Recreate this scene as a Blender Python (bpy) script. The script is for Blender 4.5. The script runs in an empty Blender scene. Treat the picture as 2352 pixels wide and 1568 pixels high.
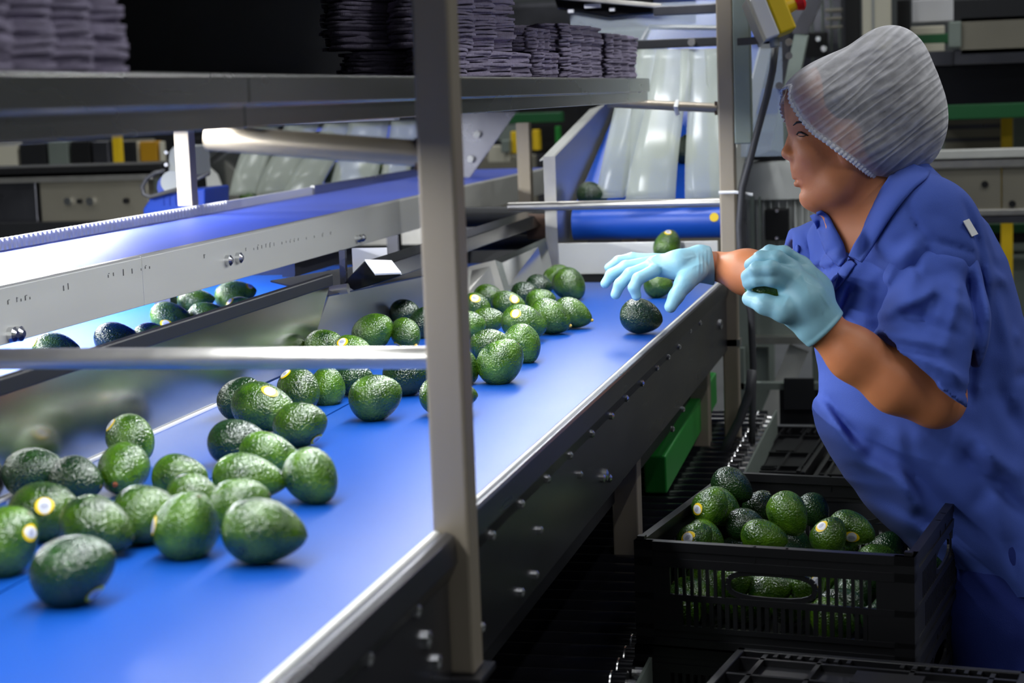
import bpy, bmesh, math, random
import numpy as np
from mathutils import Vector, Matrix
random.seed(7)
SC = bpy.context.scene
COL = SC.collection
PI = math.pi
# ------------------------------------------------------------------ camera frame (solved from the conveyor's lines)
F = 4200.0; CX, CY = 1176.0, 784.0
d1 = np.array([2167-CX, CY-188, -F]); d1 /= np.linalg.norm(d1)
tt = np.array([1, .036, 0]); upc = np.cross(tt, -d1); upc /= np.linalg.norm(upc)
if upc[1] < 0: upc = -upc
xr = np.cross(d1, upc)
R = np.array([xr, d1, upc])          # camera axes -> world axes (X across the belt, Y along it, Z up)
CAM = np.array([0, 0, 1.38])
def at(px, py, X=None, Y=None, Z=None, D=None):
    r = R @ np.array([(px-CX)/F, (CY-py)/F, -1.0])
    if X is not None: k = (X-CAM[0])/r[0]
    elif Y is not None: k = (Y-CAM[1])/r[1]
    elif Z is not None: k = (Z-CAM[2])/r[2]
    else: k = D
    return CAM + r*k
cam = bpy.data.cameras.new('camera'); co = bpy.data.objects.new('camera', cam); COL.objects.link(co)
cam.sensor_width = 36; cam.lens = F/2352*36; cam.clip_end = 100; cam.clip_start = .05
M4 = Matrix([[R[0][0],R[0][1],R[0][2],0],[R[1][0],R[1][1],R[1][2],0],[R[2][0],R[2][1],R[2][2],CAM[2]],[0,0,0,1]])
co.matrix_world = M4
cam.dof.use_dof = True; cam.dof.focus_distance = 3.2; cam.dof.aperture_fstop = 5.6
SC.camera = co
SC.view_settings.view_transform = 'Standard'; SC.view_settings.look = 'None'; SC.view_settings.gamma = 1
SC.view_settings.exposure = 0.0

# ------------------------------------------------------------------ materials
def srgb(c):
    return tuple((v/12.92 if v <= .04045 else ((v+.055)/1.055)**2.4) for v in [x/255 for x in c])
def mat(name, col, rough=.5, metal=0, noise=0, nscale=20, bump=0, bscale=60, stretch=None, spec=.5, coat=0, rvar=0, sheen=0):
    m = bpy.data.materials.new(name); m.use_nodes = True
    nt = m.node_tree; b = nt.nodes['Principled BSDF']
    c = (*srgb(col), 1)
    b.inputs['Base Color'].default_value = c; b.inputs['Roughness'].default_value = rough
    b.inputs['Metallic'].default_value = metal; b.inputs['Specular IOR Level'].default_value = spec
    b.inputs['Coat Weight'].default_value = coat; b.inputs['Coat Roughness'].default_value = .3
    b.inputs['Sheen Weight'].default_value = sheen
    tc = nt.nodes.new('ShaderNodeTexCoord'); mp = nt.nodes.new('ShaderNodeMapping')
    nt.links.new(tc.outputs['Object'], mp.inputs['Vector'])
    if stretch: mp.inputs['Scale'].default_value = stretch
    if noise or rvar:
        n = nt.nodes.new('ShaderNodeTexNoise'); n.inputs['Scale'].default_value = nscale; n.inputs['Detail'].default_value = 4
        nt.links.new(mp.outputs[0], n.inputs['Vector'])
        if noise:
            mx = nt.nodes.new('ShaderNodeMix'); mx.data_type = 'RGBA'
            mx.inputs[6].default_value = tuple(max(0, v*(1-noise)) for v in c[:3])+(1,)
            mx.inputs[7].default_value = tuple(min(1, v*(1+noise)) for v in c[:3])+(1,)
            nt.links.new(n.outputs['Fac'], mx.inputs[0]); nt.links.new(mx.outputs[2], b.inputs['Base Color'])
        if rvar:
            mr = nt.nodes.new('ShaderNodeMapRange'); mr.inputs[3].default_value = max(.03, rough-rvar); mr.inputs[4].default_value = min(1, rough+rvar)
            nt.links.new(n.outputs['Fac'], mr.inputs[0]); nt.links.new(mr.outputs[0], b.inputs['Roughness'])
    if bump:
        n2 = nt.nodes.new('ShaderNodeTexNoise'); n2.inputs['Scale'].default_value = bscale; n2.inputs['Detail'].default_value = 3
        nt.links.new(mp.outputs[0], n2.inputs['Vector'])
        bp = nt.nodes.new('ShaderNodeBump'); bp.inputs['Strength'].default_value = bump; bp.inputs['Distance'].default_value = .002
        nt.links.new(n2.outputs['Fac'], bp.inputs['Height']); nt.links.new(bp.outputs[0], b.inputs['Normal'])
    return m
steel = mat('steel', (196,193,186), .33, .9, .08, 30, .05, 120, (1,.06,1), rvar=.08)
steel_light = mat('steel_light', (212,212,206), .42, .3, .07, 14, .04, 90, (1,.15,1), rvar=.07)
steel_dark = mat('steel_dark', (98,98,104), .3, .9, .12, 10, .05, 60, (1,.2,1), rvar=.1)
steel_mid = mat('steel_shelf', (168,168,166), .26, .92, .08, 6, .03, 12, (1,.3,1), rvar=.08)
steel_mirror = mat('steel_mirror', (200,200,196), .17, 1, .05, 5, .02, 6)
steel_post = mat('steel_post', (160,149,132), .42, .45, .06, 25, .04, 150, (1,1,.05))
galv = mat('galvanised', (140,150,142), .5, .6, .12, 18)
bolt_m = mat('bolt_metal', (210,210,210), .25, 1)
belt_m = mat('blue_belt', (7,70,156), .40, 0, .10, 3, .06, 14, (1,.5,1), spec=.38, rvar=.07)
belt3_m = mat('blue_chute_belt', (22,84,200), .36, 0, .08, 5, .04, 30, spec=.6)
belt2_m = mat('blue_belt_rear', (30,66,180), .5, 0, .06, 5, .04, 30, spec=.9)
belt4_m = mat('blue_belt_lane', (8,66,150), .6, 0, .08, 5, .04, 30, spec=.15)
black_m = mat('black_rubber', (14,14,16), .5, spec=.4)
black_gloss = mat('black_gloss', (10,10,14), .22, spec=.5)
dark_m = mat('dark_machine', (30,31,34), .5, .2, .2, 5)
board_m = mat('dark_board', (12,12,17), .7)
crate_m = mat('crate_plastic', (13,13,16), .38, spec=.5, noise=.2, nscale=12)
paper_m = mat('purple_pulp', (172,162,188), .9, 0, .25, 40, .8, 130)
white_m = mat('white_plastic', (222,222,226), .45)
grey_m = mat('grey_paint', (150,153,152), .45, .2, .08, 8)
motor_m = mat('motor_grey', (215,217,214), .4, 0, .08, 9)
motorblue_m = mat('motor_blue', (22,60,160), .35)
yellow_m = mat('yellow_paint', (240,200,20), .45)
estop_y = mat('estop_yellow', (238,200,10), .4)
red_m = mat('red_button', (220,30,35), .35)
green_m = mat('green_paint', (30,130,45), .4)
dgreen_m = mat('dark_green_paint', (20,90,45), .45)
amber_m = mat('amber_panel', (190,140,20), .4)
cream_m = mat('cream_panel', (205,200,180), .6)
cable_m = mat('cable_grey', (62,62,66), .5)
tie_m = mat('cable_tie_white', (235,235,235), .5)
floor_m = mat('floor_paint', (92,94,96), .35, 0, .25, 4, .05, 20)
wall_m = mat('hall_wall', (70,74,74), .8, 0, .1, 2)
ceil_m = mat('hall_ceiling', (60,62,64), .9)
scrub_m = mat('blue_smock_cloth', (66,88,168), .82, 0, .07, 8, .25, 700, spec=.15, sheen=.03)
trouser_m = mat('dark_blue_trousers', (34,48,118), .85, 0, .07, 8, .25, 700, spec=.2)
glove_m = mat('nitrile_glove', (142,192,208), .42, 0, .06, 25, .5, 60, spec=.45)
label_m = mat('white_label', (225,225,225), .6)
eye_m = mat('eye_white', (150,140,134), .3)
iris_m = mat('iris_dark', (25,14,10), .15)
hair_m = mat('dark_hair', (26,20,19), .5, 0, .4, 60, .6, 220, (1,6,1))
shoe_m = mat('dark_shoe', (20,20,22), .5)
stain_m = mat('faint_ink', (96,96,96), .7)
sticker_y = mat('sticker_yellow', (242,206,20), .45)
sticker_w = mat('sticker_white', (222,222,226), .45)
sticker_g = mat('sticker_print_grey', (172,174,190), .5)
stem_m = mat('stem_scar', (196,160,60), .7, 0, .3, 200)
stemd_m = mat('stem_scar_dark', (74,72,38), .7)
stemb_m = mat('stem_scar_brown', (120,62,30), .8, 0, .3, 200)

def skin_mat():
    m = mat('skin', (200,126,84), .48, 0, .12, 22, .12, 260, spec=.4)
    b = m.node_tree.nodes['Principled BSDF']
    b.inputs['Subsurface Weight'].default_value = .12; b.inputs['Subsurface Radius'].default_value = (.014,.009,.005); b.inputs['Subsurface Scale'].default_value = .3
    return m
skin_m = skin_mat()

def film(name, col, alpha, rough, trans=0.0):
    m = mat(name, col, rough, 0, .08, 6, .1, 8)
    nt = m.node_tree; b = nt.nodes['Principled BSDF']
    b.inputs['Alpha'].default_value = alpha
    return m
strip_m = film('milky_strip', (205,212,200), .46, .18)
guard_m = film('clear_guard', (180,195,215), .25, .12)
glass_m = film('clear_panel', (200,210,220), .3, .1)

def avo_mat(name, c1, c2, c3):
    m = bpy.data.materials.new(name); m.use_nodes = True; nt = m.node_tree; b = nt.nodes['Principled BSDF']
    tc = nt.nodes.new('ShaderNodeTexCoord'); oi = nt.nodes.new('ShaderNodeObjectInfo')
    ad = nt.nodes.new('ShaderNodeVectorMath'); ad.operation = 'ADD'
    cb = nt.nodes.new('ShaderNodeVectorMath'); cb.operation = 'SCALE'; cb.inputs[0].default_value = (7,3,5)
    nt.links.new(oi.outputs['Random'], cb.inputs['Scale'])
    nt.links.new(tc.outputs['Object'], ad.inputs[0]); nt.links.new(cb.outputs[0], ad.inputs[1])
    n = nt.nodes.new('ShaderNodeTexNoise'); n.inputs['Scale'].default_value = 34; n.inputs['Detail'].default_value = 5
    nt.links.new(ad.outputs[0], n.inputs['Vector'])
    cr = nt.nodes.new('ShaderNodeValToRGB'); e = cr.color_ramp
    e.elements[0].position = .3; e.elements[0].color = (*srgb(c1),1); e.elements[1].position = .72; e.elements[1].color = (*srgb(c2),1)
    nt.links.new(n.outputs['Fac'], cr.inputs[0])
    v = nt.nodes.new('ShaderNodeTexVoronoi'); v.inputs['Scale'].default_value = 300
    nt.links.new(ad.outputs[0], v.inputs['Vector'])
    lt = nt.nodes.new('ShaderNodeMath'); lt.operation = 'LESS_THAN'; lt.inputs[1].default_value = .17
    nt.links.new(v.outputs['Distance'], lt.inputs[0])
    ml = nt.nodes.new('ShaderNodeMath'); ml.operation = 'MULTIPLY'; ml.inputs[1].default_value = .45
    nt.links.new(lt.outputs[0], ml.inputs[0])
    mx = nt.nodes.new('ShaderNodeMix'); mx.data_type = 'RGBA'; mx.inputs[7].default_value = (*srgb(c3),1)
    nt.links.new(ml.outputs[0], mx.inputs[0]); nt.links.new(cr.outputs[0], mx.inputs[6])
    hs = nt.nodes.new('ShaderNodeHueSaturation')
    mr = nt.nodes.new('ShaderNodeMapRange'); mr.inputs[3].default_value = .7; mr.inputs[4].default_value = 1.35
    nt.links.new(oi.outputs['Random'], mr.inputs[0]); nt.links.new(mr.outputs[0], hs.inputs['Value'])
    nt.links.new(mx.outputs[2], hs.inputs['Color']); nt.links.new(hs.outputs[0], b.inputs['Base Color'])
    b.inputs['Roughness'].default_value = .24; b.inputs['Specular IOR Level'].default_value = .8
    n2 = nt.nodes.new('ShaderNodeTexNoise'); n2.inputs['Scale'].default_value = 230; n2.inputs['Detail'].default_value = 2
    nt.links.new(ad.outputs[0], n2.inputs['Vector'])
    n3 = nt.nodes.new('ShaderNodeTexVoronoi'); n3.feature = 'SMOOTH_F1'; n3.inputs['Scale'].default_value = 380
    nt.links.new(ad.outputs[0], n3.inputs['Vector'])
    sm = nt.nodes.new('ShaderNodeMath'); sm.operation = 'SUBTRACT'
    nt.links.new(n2.outputs['Fac'], sm.inputs[0]); nt.links.new(n3.outputs['Distance'], sm.inputs[1])
    bp = nt.nodes.new('ShaderNodeBump'); bp.inputs['Strength'].default_value = .8; bp.inputs['Distance'].default_value = .0017
    nt.links.new(sm.outputs[0], bp.inputs['Height']); nt.links.new(bp.outputs[0], b.inputs['Normal'])
    return m
avo_m = avo_mat('avocado_skin', (18,52,6), (76,114,14), (130,142,56))
avo_dark_m = avo_mat('avocado_skin_dark', (11,36,14), (30,62,20), (80,102,50))

def net_mat():
    m = bpy.data.materials.new('hair_net_gauze'); m.use_nodes = True; nt = m.node_tree; b = nt.nodes['Principled BSDF']
    b.inputs['Base Color'].default_value = (*srgb((226,224,228)),1); b.inputs['Roughness'].default_value = .75
    tc = nt.nodes.new('ShaderNodeTexCoord'); mp = nt.nodes.new('ShaderNodeMapping')
    nt.links.new(tc.outputs['UV'], mp.inputs['Vector'])
    wv = nt.nodes.new('ShaderNodeTexWave'); wv.wave_type = 'BANDS'; wv.bands_direction = 'X'
    wv.inputs['Scale'].default_value = 5; wv.inputs['Distortion'].default_value = 9; wv.inputs['Detail'].default_value = 3; wv.inputs['Detail Scale'].default_value = 1.4
    nt.links.new(mp.outputs[0], wv.inputs['Vector'])
    n = nt.nodes.new('ShaderNodeTexNoise'); n.inputs['Scale'].default_value = 55; n.inputs['Detail'].default_value = 6
    nt.links.new(tc.outputs['Object'], n.inputs['Vector'])
    pw = nt.nodes.new('ShaderNodeMath'); pw.operation = 'POWER'; pw.inputs[1].default_value = 2.4
    nt.links.new(wv.outputs['Fac'], pw.inputs[0])
    a = nt.nodes.new('ShaderNodeMath'); a.operation = 'MULTIPLY_ADD'; a.inputs[1].default_value = .22; a.inputs[2].default_value = .16
    nt.links.new(pw.outputs[0], a.inputs[0])
    a2 = nt.nodes.new('ShaderNodeMath'); a2.operation = 'MULTIPLY_ADD'; a2.inputs[1].default_value = .42
    nt.links.new(n.outputs['Fac'], a2.inputs[0]); nt.links.new(a.outputs[0], a2.inputs[2])
    lw = nt.nodes.new('ShaderNodeLayerWeight'); lw.inputs['Blend'].default_value = .35     # thin gauze: more thread per sightline at grazing angles
    a3 = nt.nodes.new('ShaderNodeMath'); a3.operation = 'MULTIPLY_ADD'; a3.inputs[1].default_value = .5
    nt.links.new(lw.outputs['Facing'], a3.inputs[0]); nt.links.new(a2.outputs[0], a3.inputs[2])
    cl = nt.nodes.new('ShaderNodeClamp'); cl.inputs[2].default_value = .96; nt.links.new(a3.outputs[0], cl.inputs[0])
    nt.links.new(cl.outputs[0], b.inputs['Alpha'])
    bp = nt.nodes.new('ShaderNodeBump'); bp.inputs['Strength'].default_value = .4; bp.inputs['Distance'].default_value = .003
    nt.links.new(wv.outputs['Fac'], bp.inputs['Height']); nt.links.new(bp.outputs[0], b.inputs['Normal'])
    return m
net_m = net_mat()
frill_m = mat('hair_net_elastic', (228,226,230), .8, bump=.5, bscale=300)

def emis(name, col, s):
    m = bpy.data.materials.new(name); m.use_nodes = True; b = m.node_tree.nodes['Principled BSDF']
    b.inputs['Base Color'].default_value = (.8,.8,.8,1)
    b.inputs['Emission Color'].default_value = (*col,1); b.inputs['Emission Strength'].default_value = s
    return m

# ------------------------------------------------------------------ mesh building
class MB:
    def __init__(s): s.v = []; s.f = []
    def add(s, vs, fs):
        o = len(s.v); s.v += [tuple(map(float, v)) for v in vs]; s.f += [tuple(i+o for i in f) for f in fs]; return s
    def box(s, a, b):
        x0,y0,z0 = [min(p,q) for p,q in zip(a,b)]; x1,y1,z1 = [max(p,q) for p,q in zip(a,b)]
        return s.add([(x0,y0,z0),(x1,y0,z0),(x1,y1,z0),(x0,y1,z0),(x0,y0,z1),(x1,y0,z1),(x1,y1,z1),(x0,y1,z1)],
                     [(0,3,2,1),(4,5,6,7),(0,1,5,4),(1,2,6,5),(2,3,7,6),(3,0,4,7)])
    def obox(s, c, ax, ay, az, sx, sy, sz):
        c,ax,ay,az = map(np.array, (c,ax,ay,az)); vs = []
        for k in (-1,1):
            for i,j in ((-1,-1),(1,-1),(1,1),(-1,1)): vs.append(c+ax*i*sx/2+ay*j*sy/2+az*k*sz/2)
        return s.add(vs, [(0,3,2,1),(4,5,6,7),(0,1,5,4),(1,2,6,5),(2,3,7,6),(3,0,4,7)])
    def bar(s, p, q, w, h, up=(0,0,1)):
        p = np.array(p, float); q = np.array(q, float); d = q-p; L = np.linalg.norm(d); d /= L
        u = np.array(up, float); sd = np.cross(d, u); sd /= np.linalg.norm(sd); u = np.cross(sd, d)
        return s.obox((p+q)/2, sd, d, u, w, L, h)
    def cyl(s, p, q, r, r2=None, n=20, caps=True):
        p = np.array(p, float); q = np.array(q, float); r2 = r if r2 is None else r2
        d = q-p; d = d/np.linalg.norm(d); u = np.array([0,0,1.]) if abs(d[2]) < .9 else np.array([1.,0,0])
        a = np.cross(d,u); a /= np.linalg.norm(a); b = np.cross(d,a)
        vs = [p+r*(a*math.cos(t)+b*math.sin(t)) for t in np.linspace(0,2*PI,n,endpoint=False)]
        vs += [q+r2*(a*math.cos(t)+b*math.sin(t)) for t in np.linspace(0,2*PI,n,endpoint=False)]
        fs = [(i,(i+1)%n,n+(i+1)%n,n+i) for i in range(n)]
        if caps: fs += [tuple(range(n-1,-1,-1)), tuple(range(n,2*n))]
        return s.add(vs, fs)
    def tube(s, pts, r, n=10):
        pts = [np.array(p, float) for p in pts]; rings = []
        prev = None
        for i,p in enumerate(pts):
            d = pts[min(i+1,len(pts)-1)]-pts[max(i-1,0)]; d /= np.linalg.norm(d)
            if prev is None:
                u = np.array([0,0,1.]) if abs(d[2]) < .9 else np.array([1.,0,0]); a = np.cross(d,u)
            else: a = prev-d*np.dot(prev,d)
            a /= np.linalg.norm(a); prev = a; b = np.cross(d,a)
            rr = r[i] if hasattr(r,'__len__') else r
            rings += [p+rr*(a*math.cos(t)+b*math.sin(t)) for t in np.linspace(0,2*PI,n,endpoint=False)]
        m = len(pts)
        fs = [(k*n+i,k*n+(i+1)%n,(k+1)*n+(i+1)%n,(k+1)*n+i) for k in range(m-1) for i in range(n)]
        fs += [tuple(range(n-1,-1,-1)), tuple(range((m-1)*n,m*n))]
        return s.add(rings, fs)
    def ext(s, poly, axis, a, b):
        """extrude a polygon (list of 2D pts) along axis 0/1/2 from a to b"""
        n = len(poly); vs = []
        for k in (a,b):
            for p in poly:
                v = list(p); v.insert(axis, k); vs.append(v)
        return s.add(vs, [tuple(range(n-1,-1,-1)), tuple(range(n,2*n))]+[(i,(i+1)%n,n+(i+1)%n,n+i) for i in range(n)])
    def plate(s, pts, th):
        """thin solid quad/polygon from 3D corners, thickened along its normal"""
        pts = [np.array(p, float) for p in pts]; n = len(pts)
        nm = np.cross(pts[1]-pts[0], pts[2]-pts[0]); nm /= np.linalg.norm(nm)
        vs = pts+[p+nm*th for p in pts]
        return s.add(vs, [tuple(range(n-1,-1,-1)), tuple(range(n,2*n))]+[(i,(i+1)%n,n+(i+1)%n,n+i) for i in range(n)])
    def slab(s, x0, y0, x1, y1, Y, th):
        a = at(x0,y0,Y=Y); b = at(x1,y1,Y=Y); return s.box((a[0],Y,a[2]),(b[0],Y+th,b[2]))
    def build(s, name, m, parent=None, bevel=0, smooth=False):
        me = bpy.data.meshes.new(name); me.from_pydata(s.v, [], s.f); me.materials.append(m)
        bm = bmesh.new(); bm.from_mesh(me); bmesh.ops.recalc_face_normals(bm, faces=bm.faces); bm.to_mesh(me); bm.free()
        o = bpy.data.objects.new(name, me); COL.objects.link(o)
        if parent: o.parent = parent
        if bevel:
            bv = o.modifiers.new('bevel','BEVEL'); bv.width = bevel; bv.segments = 2; bv.limit_method = 'ANGLE'; bv.angle_limit = .6
        if smooth:
            me.shade_smooth() if hasattr(me,'shade_smooth') else [setattr(p,'use_smooth',True) for p in me.polygons]
            if smooth == 'auto':
                for e in me.edges: pass
                bm = bmesh.new(); bm.from_mesh(me)
                for e in bm.edges:
                    if len(e.link_faces) == 2 and e.calc_face_angle(0) > .6: e.smooth = False
                bm.to_mesh(me); bm.free()
        return o
def tag(o, label, cat, group=None):
    o['label'] = label; o['category'] = cat
    if group: o['group'] = group
    return o
def thing(name, label, cat, loc=(0,0,0), group=None):
    o = bpy.data.objects.new(name, None); COL.objects.link(o); o.empty_display_size = .05
    tag(o, label, cat, group); o['_loc'] = [float(v) for v in loc]
    del o['_loc']
    return o
def struct(o): o['kind'] = 'structure'; return o
def raw(name, verts, faces, m, parent=None, smooth=True):
    me = bpy.data.meshes.new(name); me.from_pydata([tuple(map(float,v)) for v in verts], [], [tuple(map(int,f)) for f in faces]); me.materials.append(m)
    if smooth: me.polygons.foreach_set('use_smooth', [True]*len(me.polygons))
    me.update()
    o = bpy.data.objects.new(name, me); COL.objects.link(o)
    if parent: o.parent = parent
    return o
# ================================================================== the hall
struct(MB().box((-9,-3,-.1),(7,15,0)).build('floor', floor_m))
struct(MB().box((-9,15,0),(7,15.1,6)).build('wall_back', wall_m))
struct(MB().box((-9.1,-3,0),(-9,15,6)).build('wall_left', wall_m))
struct(MB().box((7,-3,0),(7.1,15,6)).build('wall_right', wall_m))
struct(MB().box((-9,-3.1,0),(7,-3,6)).build('wall_front', wall_m))
struct(MB().box((-9,-3,6),(7,15,6.1)).build('ceiling', ceil_m))

# ================================================================== main belt conveyor
RX = -.54; LX = -1.155; BZ = .90
t = thing('belt_conveyor', 'long blue sorting belt conveyor running from the lower left to the chute', 'conveyor')
MB().box((-.934,.75,BZ-.012),(RX-.018,4.62,BZ)).build('belt', belt_m, t)
b = MB().box((LX+.002,.75,BZ-.012),(-.938,4.62,BZ)).build('belt', belt_m, t)
def side_panel(y0, y1, lip):
    m = MB()
    zt = BZ+.004
    prof = [(RX-.017,zt-.02),(RX-.015,zt),(RX+.005,zt+.004),(RX+lip,zt),(RX+lip+.002,zt-.03),(RX+.004,zt-.05),(RX+.004,.725),(RX-.03,.722),(RX-.03,.727),(RX-.001,.731),(RX-.001,zt-.02)]
    return m.ext([(p[0],p[1]) for p in prof], 1, y0, y1)
side_panel(.75,1.90,.014).build('side_panel', steel_dark, t, bevel=.0015)
side_panel(1.955,4.59,.008).build('side_panel', steel_dark, t, bevel=.0015)
MB().cyl((RX-.008,.75,BZ+.0035),(RX-.008,1.90,BZ+.0035),.0055,n=14).build('rail_highlight', steel_light, t, smooth='auto')  # pale strips added as the bright lit line along the rail lip
MB().cyl((RX-.008,1.955,BZ+.003),(RX-.008,4.59,BZ+.003),.0038,n=14).build('rail_highlight', steel_light, t, smooth='auto')
def bolt(x, y, z, r=.008, parent=None, m=bolt_m, L=.006):
    mb = MB(); mb.cyl((x-.002,y,z),(x+L*.6,y,z), r, n=14); mb.cyl((x+L*.6,y,z),(x+L,y,z), r*.98, r*.45, n=14)
    return mb.build('bolt', m, parent)
for (px,py) in ((1128,1230),(1195,1158),(1255,1100),(1307,1046),(1357,996),(1403,955),(1437,915),(1473,880),(1507,845),(1533,820),(1558,797),(1583,760),(1606,742),(1238,1218),(1330,1050+40),(1228,1320),(1195,1360),(1104,1440),(1543,985),(1567,940)):
    p = at(px,py,X=RX+.006); bolt(p[0],p[1],p[2],.006 if py-px*-.9 < 9e9 else .006,t)
for (px,py,r) in ((955,1402,.007),(844,1512,.007),(980,1468,.010),(1003,1520,.009),(1390,1090,.010),(1383,1098,.007),(1398,1098,.007),(1654,745,.012)):
    p = at(px,py,X=RX+.006); bolt(p[0],p[1],p[2],r,t)
for y in (1.2,3.4,4.5):                                                    # legs below the belt
    for x in (RX-.06, LX+.03):
        MB().box((x-.025,y,0),(x+.025,y+.05,.73)).build('leg', steel_post, t, bevel=.003)
MB().box((LX+.03,1.0,.60),(RX-.08,4.6,.63)).build('drip_tray', dark_m, t)
MB().cyl((LX+.01,4.66,BZ-.05),(RX-.01,4.66,BZ-.05),.045,n=28).build('end_roller', black_m, t, smooth='auto')

# green brace under the belt and grey leg
g = MB().bar(at(1505,1090,X=-.62),at(1625,890,X=-.62),.05,.085).build('diagonal_brace', green_m, None, bevel=.004)
tag(g,'green painted diagonal brace under the far end of the belt conveyor','brace')

# stainless divider between front and rear belt
t = thing('divider_plate', 'long stainless divider with a black rubber top edge, mirroring the avocados beside it', 'divider')
zt = 1.05
def XT(y): return -1.185
ya, yb = 1.2, 3.40
MB().plate([(LX-.004,ya,BZ-.005),(LX-.004,3.20,BZ-.005),(-1.175,yb,zt-.02),(-1.175,ya,zt-.02)], -.003).build('plate', steel_mirror, t)
MB().box((-1.182,ya,zt-.024),(-1.168,yb,zt)).build('rubber_edge', black_m, t, bevel=.003)
MB().box((LX-.003,ya,BZ-.004),(LX+.004,2.76,BZ+.003)).build('edge_strip', white_m, t)
# ---- rear belt
t = thing('rear_belt_conveyor', 'second blue belt behind the stainless divider, carrying a row of avocados', 'conveyor')
MB().box((-2.15,1.0,BZ-.012),(-1.22,5.2,BZ)).build('belt', belt4_m, t)
MB().box((-2.17,1.0,BZ-.15),(-2.152,5.2,BZ+.09)).build('side_panel', steel_dark, t)
for y in (1.6,3.4,5.0):
    MB().box((-2.12,y,0),(-2.07,y+.05,BZ-.02)).build('leg', steel_post, t)
    MB().box((-1.30,y,0),(-1.25,y+.05,BZ-.02)).build('leg', steel_post, t)
# ---- guide plates left of the belt beyond the divider
t = thing('guide_plates', 'overlapping stainless guide plates funnelling avocados onto the far belt', 'guide plate')
P = lambda px,py,**k: at(px,py,**k)
tp = [(-1.172,3.38,1.007),(-1.172,4.04,.977),tuple(at(1072,613,X=-1.145)),tuple(at(1137,597,X=-1.10)),tuple(at(1253,546,Y=4.66))]
bt = [(-1.166,3.20),(-1.166,4.02),(-1.13,4.22),(-1.07,4.42),(-.985,4.64)]
for k,mm in enumerate((steel,steel_light,steel,steel_mirror)):
    b0,b1 = bt[k],bt[k+1]
    m = MB(); m.plate([(b0[0],b0[1],BZ-.002),(b1[0],b1[1],BZ-.002),tp[k+1],tp[k]], -.003); m.build('plate', mm, t)
    if k > 1: continue
    m = MB(); q0 = np.array(tp[k]); q1 = np.array(tp[k+1]); m.plate([q0,q1,q1+[-.12,.03,.03],q0+[-.12,.0,.03]],.003); m.build('folded_lip', steel_dark, t)
# ---- black deflector under the feed conveyor
t = thing('deflector', 'black angled deflector with a white-lit top flap beneath the feed conveyor beam', 'deflector')
poly = [at(x,y,Y=3.5) for x,y in ((788,650),(836,600),(898,603),(924,632),(864,652),(812,667))]; poly = [(p[0],p[2]) for p in poly]
MB().ext(poly,1,3.5,4.95).build('body', black_gloss, t, bevel=.002)
f = MB(); f.plate([at(838,599,Y=3.492),at(900,601,Y=3.492),at(922,629,Y=3.46),at(862,632,Y=3.46)], -.004); f.build('flap', white_m, t)  # white colour stands in for light falling on the flap
f = MB(); f.slab(808,570,890,625,3.75,.004); f.build('white_plate', white_m, t)
f = MB(); f.slab(778,575,796,668,3.5,.012); f.build('bracket', steel_dark, t)
f = MB().cyl(at(760,668,Y=3.45),at(800,662,Y=3.45),.010); f.build('clamp', steel, t)
# brown mechanism between
t = thing('idler_rollers', 'dark idler rollers and rusty bearing under the end of the feed conveyor', 'roller')
for k,(py,m,r) in enumerate(((532,steel_dark,.012),(552,black_m,.03),(500,dark_m,.03))):
    a = at(1010,py,Y=4.9+.1*k); b = at(1288,py-4,Y=4.9+.1*k); MB().cyl(a,b,r,n=20).build('roller', m, t, smooth='auto')
rust_m = mat('rusty_bearing', (92,70,58), .7, .3, .5, 60)
MB().cyl(at(1215,520,Y=4.85),at(1262,520,Y=4.85),.035,n=20).build('bearing', rust_m, t, smooth='auto')
MB().plate([at(1060,640,Y=5.2),at(1290,560,Y=5.3),at(1300,470,Y=5.4),at(1060,500,Y=5.4)], .01).build('backing_plate', dark_m, t)

# ================================================================== feed conveyor (upper)
FX = -1.40; FZ = 1.118
t = thing('feed_conveyor', 'raised stainless feed conveyor with a blue belt, crossing behind the near post', 'conveyor')
fy1 = at(1288,372,X=FX)[1]
m = MB(); prof = [(FX,FZ+.006),(FX+.004,FZ+.002),(FX+.004,1.034),(FX-.02,1.03),(FX-.02,1.034),(FX-.001,1.04),(FX-.001,FZ)]
m.ext(prof,1,1.0,3.02).build('side_beam', steel_light, t, bevel=.001)
MB().ext(prof,1,3.022,fy1).build('side_beam', steel_light, t, bevel=.001)
MB().box((FX-.43,1.0,FZ-.02),(FX-.004,fy1,FZ-.004)).build('belt', belt2_m, t)
MB().box((FX-.02,1.0,FZ-.004),(FX-.004,fy1,FZ+.004)).build('edge_strip', steel, t)
m = MB(); y = 1.2                                                            # corrugated back guard
while y < 4.5:
    m.box((FX-.438,y,FZ-.01),(FX-.430,y+.010,FZ+.02)); y += .02
m.box((FX-.444,1.0,FZ-.01),(FX-.438,5.2,FZ+.018)); m.build('corrugated_guard', white_m, t)
MB().box((FX-.444,5.2,FZ-.05),(FX-.432,fy1,FZ+.022)).build('back_guard', steel_mid, t)
MB().box((FX-.47,6.3,FZ+.0),(FX-.444,fy1+.1,FZ+.045)).build('rubber_lip', black_m, t)
for px,py,r in ((522,598,.011),(546,592,.011),(25,768,.012),(40,766,.012),(820,548,.009),(829,546,.009)):
    p = at(px,py,X=FX+.006); o = bolt(p[0],p[1],p[2],r,t,L=.012)
rn = random.Random(3)                                                       # faint worn ink stamp marks along the beam
m = MB()
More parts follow.
